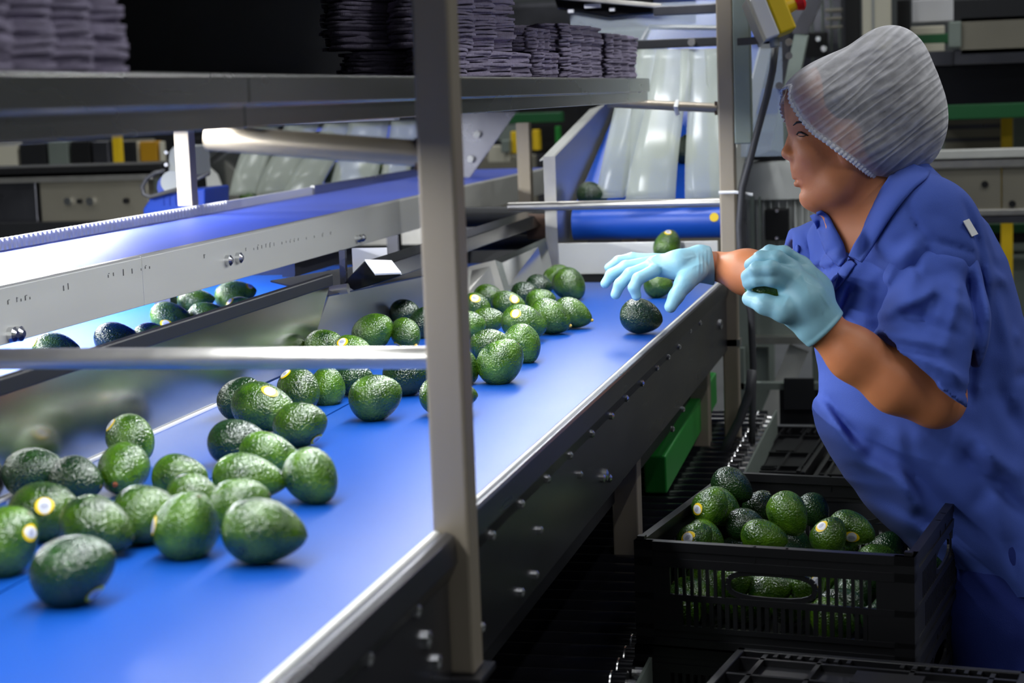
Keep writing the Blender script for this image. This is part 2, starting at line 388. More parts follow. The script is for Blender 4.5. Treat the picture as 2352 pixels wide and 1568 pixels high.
for (px0,py0,px1,py1) in ((10,695,70,680),(148,660,178,650),(238,635,262,628),(285,625,345,610),(455,592,470,588),(565,572,760,535)):
    n = int(abs(px1-px0)/9)+1
    for k in range(n):
        if rn.random() < .25: continue
        u = k/max(1,n-1) if n > 1 else 0
        p = at(px0+(px1-px0)*u, py0+(py1-py0)*u, X=FX+.0046)
        h = .006*rn.uniform(.5,1); w = .0035*rn.uniform(.5,1.2)
        m.box((p[0]-.0003,p[1]-w,p[2]-h),(p[0]+.0002,p[1]-w*.3,p[2]+h*rn.uniform(-.2,1)))
        if rn.random() < .6: m.box((p[0]-.0003,p[1]-w*.3,p[2]+h*.5),(p[0]+.0002,p[1]+w,p[2]+h*.75))
m.build('ink_stamp', stain_m, t)
for y in (1.5,3.95,5.8):
    MB().box((FX-.40,y,BZ-.02 if y < 5.2 else 0),(FX-.36,y+.04,FZ-.02)).build('support', steel_dark, t)
MB().box((FX-.42,3.9,1.0),(FX-.03,3.94,1.04)).build('crossmember', steel_dark, t)
m = MB(); m.slab(1065,497,1200,530,fy1-1.6,.02)
m = MB(); m.box((FX-.08,3.95,.99),(FX-.05,4.4,1.034)); m.build('underside_rail', steel_dark, t)

# ================================================================== packing rack: posts, bars, shelf, lamps
t = thing('packing_rack', 'stainless packing rack with square posts, crossbars and a long shelf over the belts', 'rack')
PY = 1.904; QY = 4.60
m = MB().box((-.553,PY,.744),(-.511,PY+.042,2.3)); m.build('post', steel_post, t, bevel=.004)
m = MB().box((-.549,QY,0),(-.509,QY+.04,2.3)); m.build('post', steel_post, t, bevel=.004)
m = MB(); m.box((-.565,PY-.015,.735),(-.50,PY+.055,.744)); m.box((-.553,PY+.02,.70),(-.53,PY+.045,.735)); m.build('foot_bracket', steel_dark, t, bevel=.002)
MB().cyl((-1.13,PY+.02,1.0985),(-.552,PY+.02,1.0985),.0125,n=24).build('crossbar', steel, t, smooth='auto')
MB().cyl((-1.10,QY+.02,1.099),(-.549,QY+.02,1.099),.0115,n=20).build('crossbar', steel, t, smooth='auto')
MB().box((-1.16,PY,BZ+.02),(-1.135,PY+.04,1.13)).build('crossbar_end', steel_post, t)
for (yy,w) in ((PY,.0145),(QY,.012)):
    za = 1.323 if yy == PY else 1.335; zb = 1.3475 if yy == PY else 1.358
    MB().cyl((-.80 if yy == PY else -.83,yy+.02,zb),(-.552,yy+.02,za),w,n=18).build('brace', steel_post, t, smooth='auto')
    m = MB(); m.box((-.558,yy+.01,za-.017),(-.553,yy+.032,za+.017)); m.build('weld_bracket', rust_m, t)
SX = -.72
prof = [(SX,1.4156),(SX+.003,1.412),(SX+.003,1.383),(SX-.003,1.381),(SX-.003,1.3577),(SX-.05,1.3577),(SX-.05,1.361),(SX-.008,1.362),(SX-.008,1.412)]
MB().ext(prof,1,.7,1.842).build('shelf_edge', steel_mid, t, bevel=.0015)
MB().ext(prof,1,1.844,4.59).build('shelf_edge', steel_mid, t, bevel=.0015)
m = MB(); m.box((-2.5,.7,1.400),(SX-.008,4.59,1.407)); m.build('shelf', steel_dark, t)
m = MB(); m.box((-2.53,.7,1.352),(-2.5,4.59,1.424)); m.build('rear_rail', steel_dark, t)
m = MB(); m.box((-1.34,.7,1.424),(-1.32,4.5,1.95)); m.build('backboard', board_m, t)
m = MB(); m.box((-1.75,.7,1.95),(-.45,4.55,1.97)); m.build('shading_top_shelf', board_m, t)  # unseen; widened to keep overhead light off the upper posts
MB().box((-1.88,4.30,FZ+.02),(-1.84,4.34,1.352)).build('hanger', steel_post, t, bevel=.002)
MB().box((-1.88,4.30,1.335),(-1.30,4.34,1.352)).build('hanger_arm', steel_light, t)
# top bars above far posts
m = MB(); m.cyl(at(1490,62,Y=QY+.5),at(1650,64,Y=QY+.5),.007,n=14); m.build('top_rod', steel, t, smooth='auto')
m = MB(); m.slab(1500,14,1652,30,QY+.3,.03); m.build('top_rail', steel_dark, t, bevel=.003)
# lamp under the shelf
lamp_m = emis('lamp_diffuser', (.93,.97,1.0), 4)
MB().box((-1.83,1.5,1.078),(-1.77,4.7,1.095)).build('lamp_housing', white_m, t)  # made-up housing for the added fill under the feed conveyor
for (x,y0,y1) in ((-2.15,1.5,4.5),(-2.40,1.5,4.5),(-.80,.8,4.4)):
    MB().box((x-.035,y0,1.370),(x+.035,y1,1.399)).build('lamp_housing', white_m, t, bevel=.002)
    MB().box((x-.025,y0+.02,1.365),(x+.025,y1-.02,1.370)).build('lamp_tube', lamp_m, t)
def area(name, loc, sx, sy, power, rot=(0,0,0), col=(.94,.97,1)):
    l = bpy.data.lights.new(name,'AREA'); l.shape = 'RECTANGLE'; l.size = sx; l.size_y = sy; l.energy = power; l.color = col
    o = bpy.data.objects.new(name, l); COL.objects.link(o); o.location = loc; o.rotation_euler = rot; return o
area('shelf_lamp_light', (-2.15,3.0,1.363), .05, 2.9, 105)
area('shelf_lamp_light', (-2.40,3.0,1.363), .05, 2.9, 105)
area('shelf_lamp_light', (-.80,2.6,1.363), .05, 3.5, 25)
MB().box((-1.0,4.50,1.87),(-.55,4.58,1.93)).build('lamp_housing', white_m, t, bevel=.003)  # made-up housing for the added fill light over the chute
area('chute_fill_light', (-.77,4.54,1.865), .4, .06, 6, (.75,0,0))  # fill added out of view to brighten the hanging strips
area('hidden_fill_light', (-1.80,3.1,1.075), .05, 3.0, 3)  # added fill, hidden behind the beam, to brighten the rear belt

# ================================================================== pulp tray stacks on the shelf
def tray_mesh(seed, lobes=3):
    rn = random.Random(seed); n = 96; L = 1.0; W = 1.0
    ring = []; ph1,ph2,ph3 = [rn.uniform(0,6.28) for _ in range(3)]; amp = rn.uniform(.0007,.0016)
    for i in range(n):
        a = i/n*4
        s, u = int(a), a-int(a)
        if s == 0: x,y = .5, -.5+u
        elif s == 1: x,y = .5-u, .5
        elif s == 2: x,y = -.5, .5-u
        else: x,y = -.5+u, -.5
        rx = abs(x)**3+abs(y)**3
        f = 1/max(1e-6,(abs(2*x)**8+abs(2*y)**8)**(1/8))
        x *= f; y *= f
        lob = abs(math.sin(PI*lobes*(y+.5))) if s in (0,2) else abs(math.sin(PI*2*(x+.5)))
        pull = (1-lob)**1.1*.27+rn.uniform(0,.03)
        ring.append((x*(1-pull) if s in (0,2) else x, y*(1-pull) if s in (1,3) else y, amp*(math.sin(i*.13+ph1)+.7*math.sin(i*.37+ph2)+.5*math.sin(i*.71+ph3))+rn.uniform(-.0009,.0009)+(lob-.5)*.0015))
    vs = [(x,y,z+.0020) for x,y,z in ring]+[(x,y,z-.0018) for x,y,z in ring]
    vs += [(x*.82,y*.82,.004+rn.uniform(-.001,.001)) for x,y,z in ring]+[(0,0,.003)]+[(x*.8,y*.8,-.003) for x,y,z in ring]+[(0,0,-.004)]
    fs = []
    for i in range(n):
        j = (i+1)%n
        fs += [(i,j,n+j,n+i),(2*n+i,2*n+j,j,i),(2*n+j,2*n+i,3*n),(n+i,n+j,3*n+1+j,3*n+1+i),(3*n+1+i,3*n+1+j,4*n+1)]
    me = bpy.data.meshes.new('pulp_tray'); me.from_pydata(vs,[],fs); me.materials.append(paper_m)
    me.polygons.foreach_set('use_smooth',[True]*len(me.polygons)); me.update(); return me
tm = {L:[tray_mesh(s+10*L,L) for s in range(5)] for L in (3,4)}
def tray_stack(x0,x1,y0,y1,z0,z1,label,group,lobes=3,pitch=.0072,seed=1,lean=0):
    rn = random.Random(seed); z = z0+.004; k = 0
    while z < z1:
        me = tm[lobes][rn.randrange(5)]
        o = bpy.data.objects.new('pulp_tray', me); COL.objects.link(o)
        w = (x1-x0); l = (y1-y0)
        o.scale = (w*rn.uniform(.95,1.02), l*rn.uniform(.965,1.03), rn.uniform(.9,1.2))
        o.location = ((x0+x1)/2+rn.uniform(-.003,.003)+lean*k*.0004, (y0+y1)/2+rn.uniform(-.003,.003), z)
        o.rotation_euler = (rn.uniform(-.006,.006), rn.uniform(-.008,.008), rn.uniform(-.012,.012)+(PI if rn.random() < .5 else 0))
        tag(o,label,'tray',group); z += pitch*rn.uniform(.9,1.12); k += 1
SH = 1.409
Q = lambda v: v*.8276
def stack(x0,x1,y0,y1,z0,z1,*a,**k): tray_stack(Q(x0),Q(x1),Q(y0),Q(y1),z0,1.38+Q(z1-1.38),*a,pitch=.0047,**k)
stack(-1.13,-.885,1.60,1.955,SH,1.53,'purple pulp tray in the stack at the top left corner','trays in the near left stack',seed=2,lobes=4)
stack(-1.14,-.885,3.32,4.08,SH,1.474,'purple pulp tray in the lower tier just behind the near post','trays in the lower tier behind the near post',seed=3,lobes=4)
stack(-1.15,-.895,3.26,3.98,1.461,1.60,'purple pulp tray in the upper tier just behind the near post','trays in the upper tier behind the near post',seed=4,lobes=4)
stack(-1.12,-.885,4.10,4.33,SH,1.478,'purple pulp tray low in the narrow stack right of the two tier one','trays in the narrow middle stack',seed=5)
stack(-1.12,-.90,4.10,4.31,1.464,1.532,'purple pulp tray on top of the narrow stack right of the two tier one','trays topping the narrow middle stack',seed=6)
stack(-1.10,-.885,4.37,4.93,SH,1.552,'purple pulp tray in the second stack from the shelf end','trays in the second stack from the shelf end',seed=7,lobes=4)
stack(-1.08,-.885,4.97,5.52,SH,1.548,'purple pulp tray in the stack at the far end of the shelf','trays in the stack at the shelf end',seed=8,lobes=4)
# black machine above the far stacks
t = thing('overhead_hopper', 'black overhead hopper rim with white painted reflections above the tray stacks', 'machine')
m = MB(); m.ext([(at(1262,-40,Y=5.0)[0],at(1262,-40,Y=5.0)[2]),(at(1280,22,Y=5.0)[0],at(1280,22,Y=5.0)[2]),(at(1400,42,Y=5.0)[0],at(1400,42,Y=5.0)[2]),(at(1500,32,Y=5.0)[0],at(1500,32,Y=5.0)[2]),(at(1500,-60,Y=5.0)[0],at(1500,-60,Y=5.0)[2])],1,5.0,5.9).build('housing', black_gloss, t, bevel=.006)
m = MB(); m.bar(at(1275,-8,Y=4.97),at(1520,14,Y=4.97),.02,.012); m.build('rim', steel, t, bevel=.002)
for (x,y,w) in ((1360,14,36),(1310,26,12),(1405,22,12)): m = MB(); m.slab(x-w/2,y-4,x+w/2,y+3,4.985,.014); m.build('reflection_plate', white_m, t)  # white plates stand in for reflections on the black housing
# ================================================================== infeed chute at the far end
def ribbon(mb, top, bot, w0, w1, bulge, th=.0025, n=14, skew=0):
    """hanging strip between two world points, width along X, bowing towards the viewer side (-Y) near its foot"""
    top = np.array(top); bot = np.array(bot); vs = []
    for side in (0,1):
        for i in range(n+1):
            u = i/n; c = top*(1-u)+bot*u; w = w0*(1-u)+w1*u
            c = c+np.array([0,-bulge*math.sin(min(1,u*1.15)*PI*.5)**3+side*th,0])
            for j in range(5):
                q = j/4-.5
                vs.append(c+np.array([q*w, -.006*(1-4*q*q)*(1 if bulge > 0 else -1)+skew*q, 0]))
    fs = []
    for side in (0,1):
        o = side*(n+1)*5
        for i in range(n):
            for j in range(4):
                a = o+i*5+j; f = (a,a+1,a+6,a+5); fs.append(f if side == 0 else f[::-1])
    m = (n+1)*5
    for i in range(n):
        for j in (0,4):
            a = i*5+j; fs.append((a,a+5,a+5+m,a+m))
    for i in (0,n):
        for j in range(4):
            a = i*5+j; fs.append((a,a+1,a+1+m,a+m))
    return mb.add(vs, fs)
t = thing('infeed_chute', 'stainless infeed chute with a steep blue belt and nose roller at the far end', 'chute')
cx0, cx1 = -.975, -.565
MB().cyl((cx0,4.86,1.035),(cx1,4.86,1.035),.045,n=40).build('nose_roller', belt3_m, t, smooth='auto')
m = MB(); m.plate([(cx0,4.862,1.0805),(cx1,4.862,1.0805),(cx1,6.6,1.70),(cx0,6.6,1.70)], -.006); m.build('belt', belt3_m, t)
MB().box((cx0-.01,4.68,.915),(cx1,4.69,.997)).build('front_plate', steel_light, t, bevel=.002)
MB().box((cx0-.01,4.69,.84),(cx1,4.72,.915)).build('gap_shade_sheet', black_m, t)  # black sheet standing in for the shade of the open gap
pr = [at(1283,357,X=-.99),at(1385,243,X=-.99)]
wall = [(4.70,.90),(4.70,pr[0][2]),(pr[1][1],pr[1][2]),(6.4,1.62),(6.6,1.60),(6.6,1.2),(5.0,.95)]
MB().ext([(a,b) for a,b in wall],0,-.992,-.988).build('side_wall', steel, t, bevel=.001)
m = MB(); m.box((-1.02,4.696,.905),(-.988,4.70,pr[0][2])); m.build('front_flange', steel, t)
m = MB(); m.plate([(-.99,4.70,pr[0][2]),(-.99,pr[1][1],pr[1][2]),(-1.03,pr[1][1],pr[1][2]-.012),(-1.03,4.70,pr[0][2]-.012)],.003); m.build('top_flange', steel_light, t)
MB().ext([(4.9,1.10),(5.2,1.26),(6.5,1.74),(6.5,1.6),(5.0,1.05)],0,-.566,-.562).build('side_wall', steel_light, t)
zb = at(1590,98,Y=4.98)[2]
MB().box((-1.0,4.96,zb-.012),(-.56,4.985,zb+.012)).build('strip_bar', dark_m, t, bevel=.002)
MB().cyl((at(1588,98,Y=4.94)[0],4.94,zb),(at(1588,98,Y=4.94)[0],4.965,zb),.010,n=16).build('knob', steel, t)
for (xt,xb,w0,w1,yb,b) in ((1470,1408,60,62,452,.05),(1500,1460,62,56,448,.03),(1545,1505,70,108,455,.09),(1580,1572,30,20,250,.01),(1622,1628,74,86,452,.08),(1640,1655,40,36,452,.03)):
    a = at(xt,112,Y=4.97); c = at(xb,yb,Y=4.90); k = 4200/5.1
    m = MB(); ribbon(m,a,c,w0/k,w1/k,b,skew=.02); m.build('strip', strip_m, t, smooth=True)
MB().box((-1.3,5.6,.0),(-1.26,5.64,1.3)).build('leg', steel_post, t)
MB().box((cx0,5.6,.0),(cx0+.04,5.64,1.2)).build('leg', steel_post, t)
m = MB().plate([(-1.0,5.02,1.50),(-.56,5.02,1.50),(-.56,5.02,1.62),(-1.0,5.02,1.62)],.004); m.build('clear_hood', glass_m, t)
m = MB(); m.tube([at(1556,232,Y=QY+.02),at(1552,245,Y=QY),at(1556,262,Y=QY+.02)],.006,8); o = m.build('cable_tie', tie_m); tag(o,'white plastic tie looped round the brace of the far post','cable tie')

# clear guard and diagonal arm at right of far post
t = thing('guard_screen', 'clear plastic guard sheet hanging right of the far post', 'guard')
m = MB(); a = at(1697,100,Y=5.0); b = at(1800,358,Y=5.0); m.box((a[0],5.0,a[2]),(b[0],5.004,b[2])); m.build('sheet', guard_m, t)
m = MB().bar(at(1722,97,Y=4.99),at(1790,92,Y=4.99),.012,.012); m.build('hanger_bar', steel_dark, t)
for (x,y) in ((1812,97),(1790,197),(1812,128)):
    m = MB().cyl(at(x,y,Y=4.97),at(x,y,Y=5.0),.010,n=14); m.build('screw', bolt_m, t)
m = MB(); a = at(1690,0,Y=4.60); b = at(1723,330,Y=4.60)
m.box((-.5085,4.60,b[2]),(b[0]+.004,4.64,2.3)); tag(m.build('galvanised_column', galv, bevel=.003),'grey-green galvanised column end hanging beside the far post','column')

# emergency stop
t = thing('emergency_stop', 'yellow and white emergency stop box with a red mushroom button at the top right', 'emergency stop')
th = math.radians(22); ax = R@np.array([math.cos(th),math.sin(th),0]); ay = R@np.array([-math.sin(th),math.cos(th),0]); az = R@np.array([0,0,1.])
c = at(1768,36,Y=4.5); k = 4200/4.75
def eo(u,v): return c+ax*u/k+ay*v/k
MB().obox(eo(-17,-2),ax,ay,az,34/k,92/k,.07).build('housing', white_m, t, bevel=.004)
MB().obox(eo(19,-2),ax,ay,az,38/k,92/k,.072).build('cover', estop_y, t, bevel=.005)
MB().cyl(eo(38,5),eo(62,5),.020,.016,n=28).build('collar', estop_y, t, smooth='auto')
m = MB(); m.cyl(eo(60,5),eo(74,5),.019,.024,n=32); m.cyl(eo(74,5),eo(80,5),.024,.016,n=32); m.build('button', red_m, t, smooth='auto')
MB().obox(eo(-38,-2),ax,ay,az,.006,96/k,.09).build('mounting_plate', steel, t)
MB().cyl(eo(-10,-48),eo(-14,-66),.012,n=16).build('cable_gland', grey_m, t)
MB().bar(at(1700,96,Y=4.58),at(1760,92,Y=4.5),.018,.018).build('bracket', steel_dark, t)
c1 = [at(x,y,Y=4.55) for x,y in ((1782,100),(1775,160),(1762,220),(1740,300),(1722,370),(1705,430),(1698,520),(1703,620),(1725,720),(1730,840),(1728,960),(1727,1020))]
o = MB().tube(c1,.009,10).build('power_cable', cable_m, smooth=True); tag(o,'grey power cable running down from the emergency stop beside the far post','cable')
c1 = [at(x,y,Y=4.45) for x,y in ((1727,850),(1722,900),(1700,960),(1675,1010),(1650,1060))]
o = MB().tube(c1,.012,10).build('power_cable', cable_m, smooth=True); tag(o,'grey cable slanting to the floor behind the folded crates','cable')
o = MB().tube([at(1652,442,Y=4.58),at(1690,441,Y=4.56),at(1729,447,Y=4.56)],.004,8).build('cable_tie', tie_m); tag(o,'white cable tie sticking out sideways from the far post','cable tie')

# gearmotor
t = thing('gear_motor', 'grey upright electric motor with slanting arm above its cowl, behind the worker', 'motor')
MB().bar(at(1842,78,Y=5.45),at(1786,348,Y=5.45),.042,.03,up=(0,1,0)).build('arm', galv, t, bevel=.003)
MB().plate([at(1712,368,Y=5.5),at(1805,368,Y=5.5),at(1800,345,Y=5.5),at(1770,345,Y=5.5)],-.03).build('arm_foot', dark_m, t)
MB().plate([at(1855,0,Y=5.45),at(1890,0,Y=5.45),at(1855,78,Y=5.45),at(1820,78,Y=5.45)],-.02).build('arm_plate', steel_dark, t)
mY = 5.6; c = at(1796,452,Y=mY); cx_,cz_ = c[0],c[2]
def zz(py): return at(1796,py,Y=mY)[2]
m = MB(); r = .122
prof = [(0,zz(362)),(r*.72,zz(363)),(r*.92,zz(370)),(r,zz(384)),(r*1.02,zz(452)),(r*.98,zz(453)),(0,zz(453))]
n = 40; vs = []; fs = []
for (rr,z) in prof:
    vs += [(cx_+rr*math.cos(a),mY+rr*math.sin(a),z) for a in np.linspace(0,2*PI,n,endpoint=False)]
for k in range(len(prof)-1): fs += [(k*n+i,k*n+(i+1)%n,(k+1)*n+(i+1)%n,(k+1)*n+i) for i in range(n)]
m.add(vs,fs); m.build('fan_cowl', motor_m, t, smooth='auto')
m = MB()
for k in range(-6,7): m.box((cx_+k*.013-.004,mY-.06,zz(362.5)),(cx_+k*.013+.004,mY+.06,zz(361.5)))
m.build('vent_slots', dark_m, t)
m = MB(); m.cyl((cx_,mY,zz(453)),(cx_,mY,zz(600)),.088,n=32)
for a in np.linspace(0,2*PI,28,endpoint=False):
    m.obox((cx_+.098*math.cos(a),mY+.098*math.sin(a),(zz(456)+zz(600))/2),(math.cos(a),math.sin(a),0),(-math.sin(a),math.cos(a),0),(0,0,1),.022,.004,zz(456)-zz(600))
m.build('finned_body', motor_m, t)
a0 = at(1758,480,Y=mY-.13); b0 = at(1812,550,Y=mY-.13)
m = MB(); m.box((a0[0],mY-.145,a0[2]),(b0[0],mY-.09,b0[2])); m.build('terminal_box', black_m, t, bevel=.003)
for (x,y) in ((1784,484),(1784,547)): m = MB().cyl(at(x,y,Y=mY-.155),at(x,y,Y=mY-.14),.005,n=12); m.build('screw', bolt_m, t)
m = MB().cyl((cx_,mY,zz(600)),(cx_,mY,zz(660)),.115,n=32); m.build('flange', motor_m, t, smooth='auto')
m = MB(); m.slab(1730,660,1872,775,mY-.1,.22); m.build('gearbox', galv, t, bevel=.008)
m = MB(); m.slab(1690,775,1880,790,mY-.16,.34); m.build('base_plate', steel, t)
m = MB(); m.slab(1862,560,1890,1000,mY+.1,.04); m.build('support_leg', galv, t)
m = MB(); a = at(1740,790,Y=mY); m.box((a[0],mY-.1,0),(a[0]+.04,mY-.06,a[2])); m.build('support_leg', galv, t)
m = MB().bar(at(1760,980,Y=mY-.1),at(1835,800,Y=mY-.1),.06,.03,up=(0,1,0)); m.build('strut', steel_light, t)
o = MB(); 
for x0,x1 in ((1722,1735),(1742,1750)): o.slab(x0,452,x1,640,5.45,.015)
tag(o.build('conduit_rack', galv),'two thin vertical conduits left of the grey motor','conduit')
# low machinery behind the worker's crates
t = thing('frame_stand', 'galvanised stand with cross members in the gap beneath the grey motor', 'stand')
for x0,y0,x1,y1,mm in ((1700,880,1880,895,galv),(1790,895,1885,975,dark_m),(1695,800,1712,1000,galv),(1642,780,1700,795,steel)):
    m = MB(); m.slab(x0,y0,x1,y1,5.2 if x0 > 1650 else 4.6,.04); m.build('cross_member', mm, t)
m = MB(); m.slab(1800,870,1870,940,5.18,.02); m.build('dark_cover', dark_m, t)
m = MB(); a = at(1700,900,Y=5.25); m.box((a[0],5.25,0),(a[0]+.03,5.28,.9)); m.box((a[0]+.24,5.25,0),(a[0]+.27,5.28,.9)); m.build('leg', galv, t)

# ================================================================== background right
def bgthing(name, label, cat, Y, items, legs=()):
    t = thing(name, label, cat)
    for it in items:
        nm, mm, x0,y0,x1,y1 = it[:6]; dy = it[6] if len(it) > 6 else 0; th = it[7] if len(it) > 7 else .06
        m = MB(); m.slab(x0,y0,x1,y1,Y+dy,th); m.build(nm, mm, t, bevel=.004)
    for (x,y) in legs:
        p = at(x,y,Y=Y+.1); m = MB(); m.box((p[0]-.03,Y+.1,0),(p[0]+.03,Y+.16,p[2])); m.build('leg', galv, t)
    return t
tan_m = mat('tan_steel', (150,145,130), .42, .6, .12, 4, rvar=.08)
bgthing('rear_conveyor', 'stainless rear conveyor frame crossing behind the worker at shoulder height', 'conveyor', 6.6, [
    ('top_rail', steel_light, 2090,347,2560,362),('top_rail', steel, 2090,364,2560,378),('side_panel', tan_m, 2100,380,2300,482,.02),('side_panel', tan_m, 2302,380,2560,482,.02),
    ('bottom_rail', steel, 2100,484,2560,494),('bottom_rail', steel_dark, 2100,495,2560,508)], legs=((2180,500),(2500,500)))
for (x,y) in ((2262,423),(2325,468)): 
    p = at(x,y,Y=6.615); o = MB().cyl((p[0],6.61,p[2]),(p[0],6.63,p[2]),.012,n=14).build('hole_plug', black_m); o.parent = bpy.data.objects['rear_conveyor']
bgthing('roller_machine', 'grey slatted machine deck between the green bar and the rear conveyor', 'machine', 7.6, [
    ('slat', tan_m, 2150,265,2300,285),('slat', steel_dark, 2150,286,2300,296),('slat', tan_m, 2150,297,2300,315),('slat', steel_dark, 2150,316,2300,325),('slat', tan_m, 2150,326,2300,345),
    ('side_plate', galv, 2328,265,2500,345)], legs=((2200,345),(2450,345)))
t = bgthing('yellow_post', 'yellow guard post standing behind the rear conveyor at the right edge', 'post', 7.3, [])
p = at(2313,300,Y=7.3); MB().box((p[0]-.022,7.3,0),(p[0]+.022,7.35,at(2313,262,Y=7.3)[2])).build('post', yellow_m, t, bevel=.004)
bgthing('dark_press', 'large black machine body at the upper right with a green rail beneath', 'machine', 7.0, [
    ('body', black_gloss, 2095,136,2600,236,0,1.0),('green_rail', dgreen_m, 2120,243,2600,262,-.02),('ledge', steel_dark, 2080,120,2190,150,-.05)], legs=((2150,250),(2580,250)))
bgthing('control_cabinet', 'tan steel cabinet at the top right corner above the black machine', 'cabinet', 6.9, [
    ('door', tan_m, 2205,40,2600,112),('lower_edge', steel_dark, 2190,113,2600,134),('hinge_block', galv, 2178,50,2208,108,-.03),('top_rail', dark_m, 2190,0,2600,36)])
bgthing('layered_machine', 'machine with white and dark green layers right of the white column', 'machine', 7.3, [
    ('panel', white_m, 2095,0,2190,48,.1),('rail', cream_m, 2090,62,2170,78),('green_layer', dgreen_m, 2090,80,2185,99),('white_layer', cream_m, 2090,101,2170,122),('post', black_m, 2060,0,2092,140,-.05)])
t = thing('white_column', 'white square column at the top just above the hair net', 'column')
p = at(1981,100,Y=7.0); q = at(2046,100,Y=7.0); MB().box((p[0],7.0,0),(q[0],7.12,3.2)).build('shaft', cream_m, t, bevel=.01)
m = MB(); m.box((p[0]+.036,6.995,0),(p[0]+.044,7.0,3.2)); m.build('joint_line', grey_m, t)
bgthing('pipe_rack', 'grey pipework and gauges between the diagonal arm and the white column', 'pipework', 7.4, [
    ('panel', steel_dark, 1810,-40,1935,160,.4),('pipe', galv, 1885,-40,1892,170),('pipe', galv, 1905,-40,1910,120),('pipe', galv, 1862,30,1868,190),('pipe', galv, 1925,40,1930,110),
    ('slat', tan_m, 1895,20,1935,26),('slat', tan_m, 1895,40,1935,45),('slat', tan_m, 1895,60,1935,64),('column', black_m, 1940,-40,1976,130,-.05),('valve_block', black_m, 1850,75,1900,130,-.05)], legs=((1920,160),))
for (x,y,r) in ((1870,152,.014),(1893,112,.012),(1880,90,.010)):
    p = at(x,y,Y=7.33); o = MB().cyl((p[0],7.30,p[2]),(p[0],7.35,p[2]),r,n=14).build('gauge', bolt_m); o.parent = bpy.data.objects['pipe_rack']
bgthing('blue_bins', 'blue plastic bin seen through the clear guard sheet', 'bin', 6.4, [
    ('bin', belt2_m, 1712,205,1790,262,0,.3),('bin_body', glass_m, 1705,262,1790,430,0,.3),('rail', tan_m, 1700,60,1800,72,0)], legs=((1750,430),))
bgthing('low_fence', 'green topped low fence beneath the rear conveyor at the right edge', 'fence', 7.9, [
    ('rail', dgreen_m, 2230,516,2600,530),('rail', galv, 2230,560,2600,572),('rail', galv, 2230,585,2600,592),('panel', dark_m, 2240,531,2600,560,.05)], legs=((2340,520),(2560,520)))

# ================================================================== background left
bgthing('side_conveyor', 'dull stainless conveyor frame with bolt heads at the left edge', 'conveyor', 6.6, [
    ('top_rail', black_m, -120,389,372,401,0,.3),('flange', steel, -120,402,350,412),('side_panel', tan_m, 90,416,345,512,.02),('side_panel', steel_dark, -120,416,88,512,.02),('bottom_rail', dark_m, -120,514,420,570)], legs=((60,560),(300,560)))
t = bpy.data.objects['side_conveyor']
for (x,y,r,mm) in ((157,462,.015,bolt_m),(208,462,.016,bolt_m),(183,462,.009,black_m),(290,461,.011,black_m)):  # the black discs stand in for the dark insides of open holes
    p = at(x,y,Y=6.61); MB().cyl((p[0],6.60,p[2]),(p[0],6.63,p[2]),r,n=18).build('bolt', mm, t)
bgthing('rear_cabinets', 'cream, dark and amber panels in the gap under the shelf at the far left', 'cabinet', 8.2, [
    ('cream_panel', cream_m, -80,325,42,392),('dark_panel', dark_m, 43,330,108,392),('white_frame', galv, 109,325,160,392),('dark_panel', black_m, 161,325,210,392),('grey_panel', steel_dark, 211,325,252,392),
    ('olive_panel', dark_m, 282,325,312,392,.05),('white_edge', cream_m, 313,325,319,388),('amber_panel', amber_m, 320,325,364,388),('white_edge', cream_m, 365,325,372,388)], legs=((20,390),(340,390)))
t = thing('yellow_post', 'narrow yellow post between the far left cabinets under the shelf', 'post')
p = at(268,360,Y=7.8); MB().box((p[0]-.018,7.8,0),(p[0]+.018,7.84,1.7)).build('post', yellow_m, t, bevel=.003)
# blue motor and gearbox
t = thing('blue_motor', 'bright blue gear motor with ribbed housing behind the corrugated guard', 'motor')
Y0 = 5.2
m = MB(); m.ext([(at(x,y,Y=Y0)[0],at(x,y,Y=Y0)[2]) for x,y in ((328,480),(345,455),(372,440),(470,432),(470,520),(330,520))],1,Y0,Y0+.2); m.build('housing', motorblue_m, t, bevel=.006)
m = MB(); m.cyl(at(395,430,Y=Y0+.03),at(395,430,Y=Y0+.16),.045,n=28); m.build('cover', motorblue_m, t, smooth='auto')
m = MB()
for k in range(4): m.slab(372+k*14,440,376+k*14,472,Y0-.006,.006)
m.build('ribs', motorblue_m, t)
m = MB(); m.ext([(at(x,y,Y=Y0)[0],at(x,y,Y=Y0)[2]) for x,y in ((380,350),(392,335),(440,335),(445,405),(380,402))],1,Y0+.02,Y0+.14); m.build('terminal_box', grey_m, t, bevel=.005)
m = MB(); m.cyl(at(395,418,Y=Y0-.02),at(395,418,Y=Y0+.02),.034,n=28); m.build('gear_ring', grey_m, t, smooth='auto')
a = at(350,520,Y=Y0+.1); m = MB(); m.box((a[0],Y0+.05,0),(a[0]+.14,Y0+.12,a[2]+.01)); m.build('pedestal', dark_m, t)
for (x,y) in ((381,350),(381,378)): m = MB().cyl(at(x,y,Y=Y0),at(x,y,Y=Y0+.03),.006,n=12); m.build('screw', bolt_m, t)
pts = [at(x,y,Y=Y0-.03) for x,y in ((378,392),(358,396),(338,408),(326,428),(330,446),(345,452),(375,444),(410,434),(450,412),(480,398))]
o = MB().tube(pts,.0065,10).build('motor_cable', cable_m, smooth=True); tag(o,'dark looped cable hanging at the blue motor','cable')
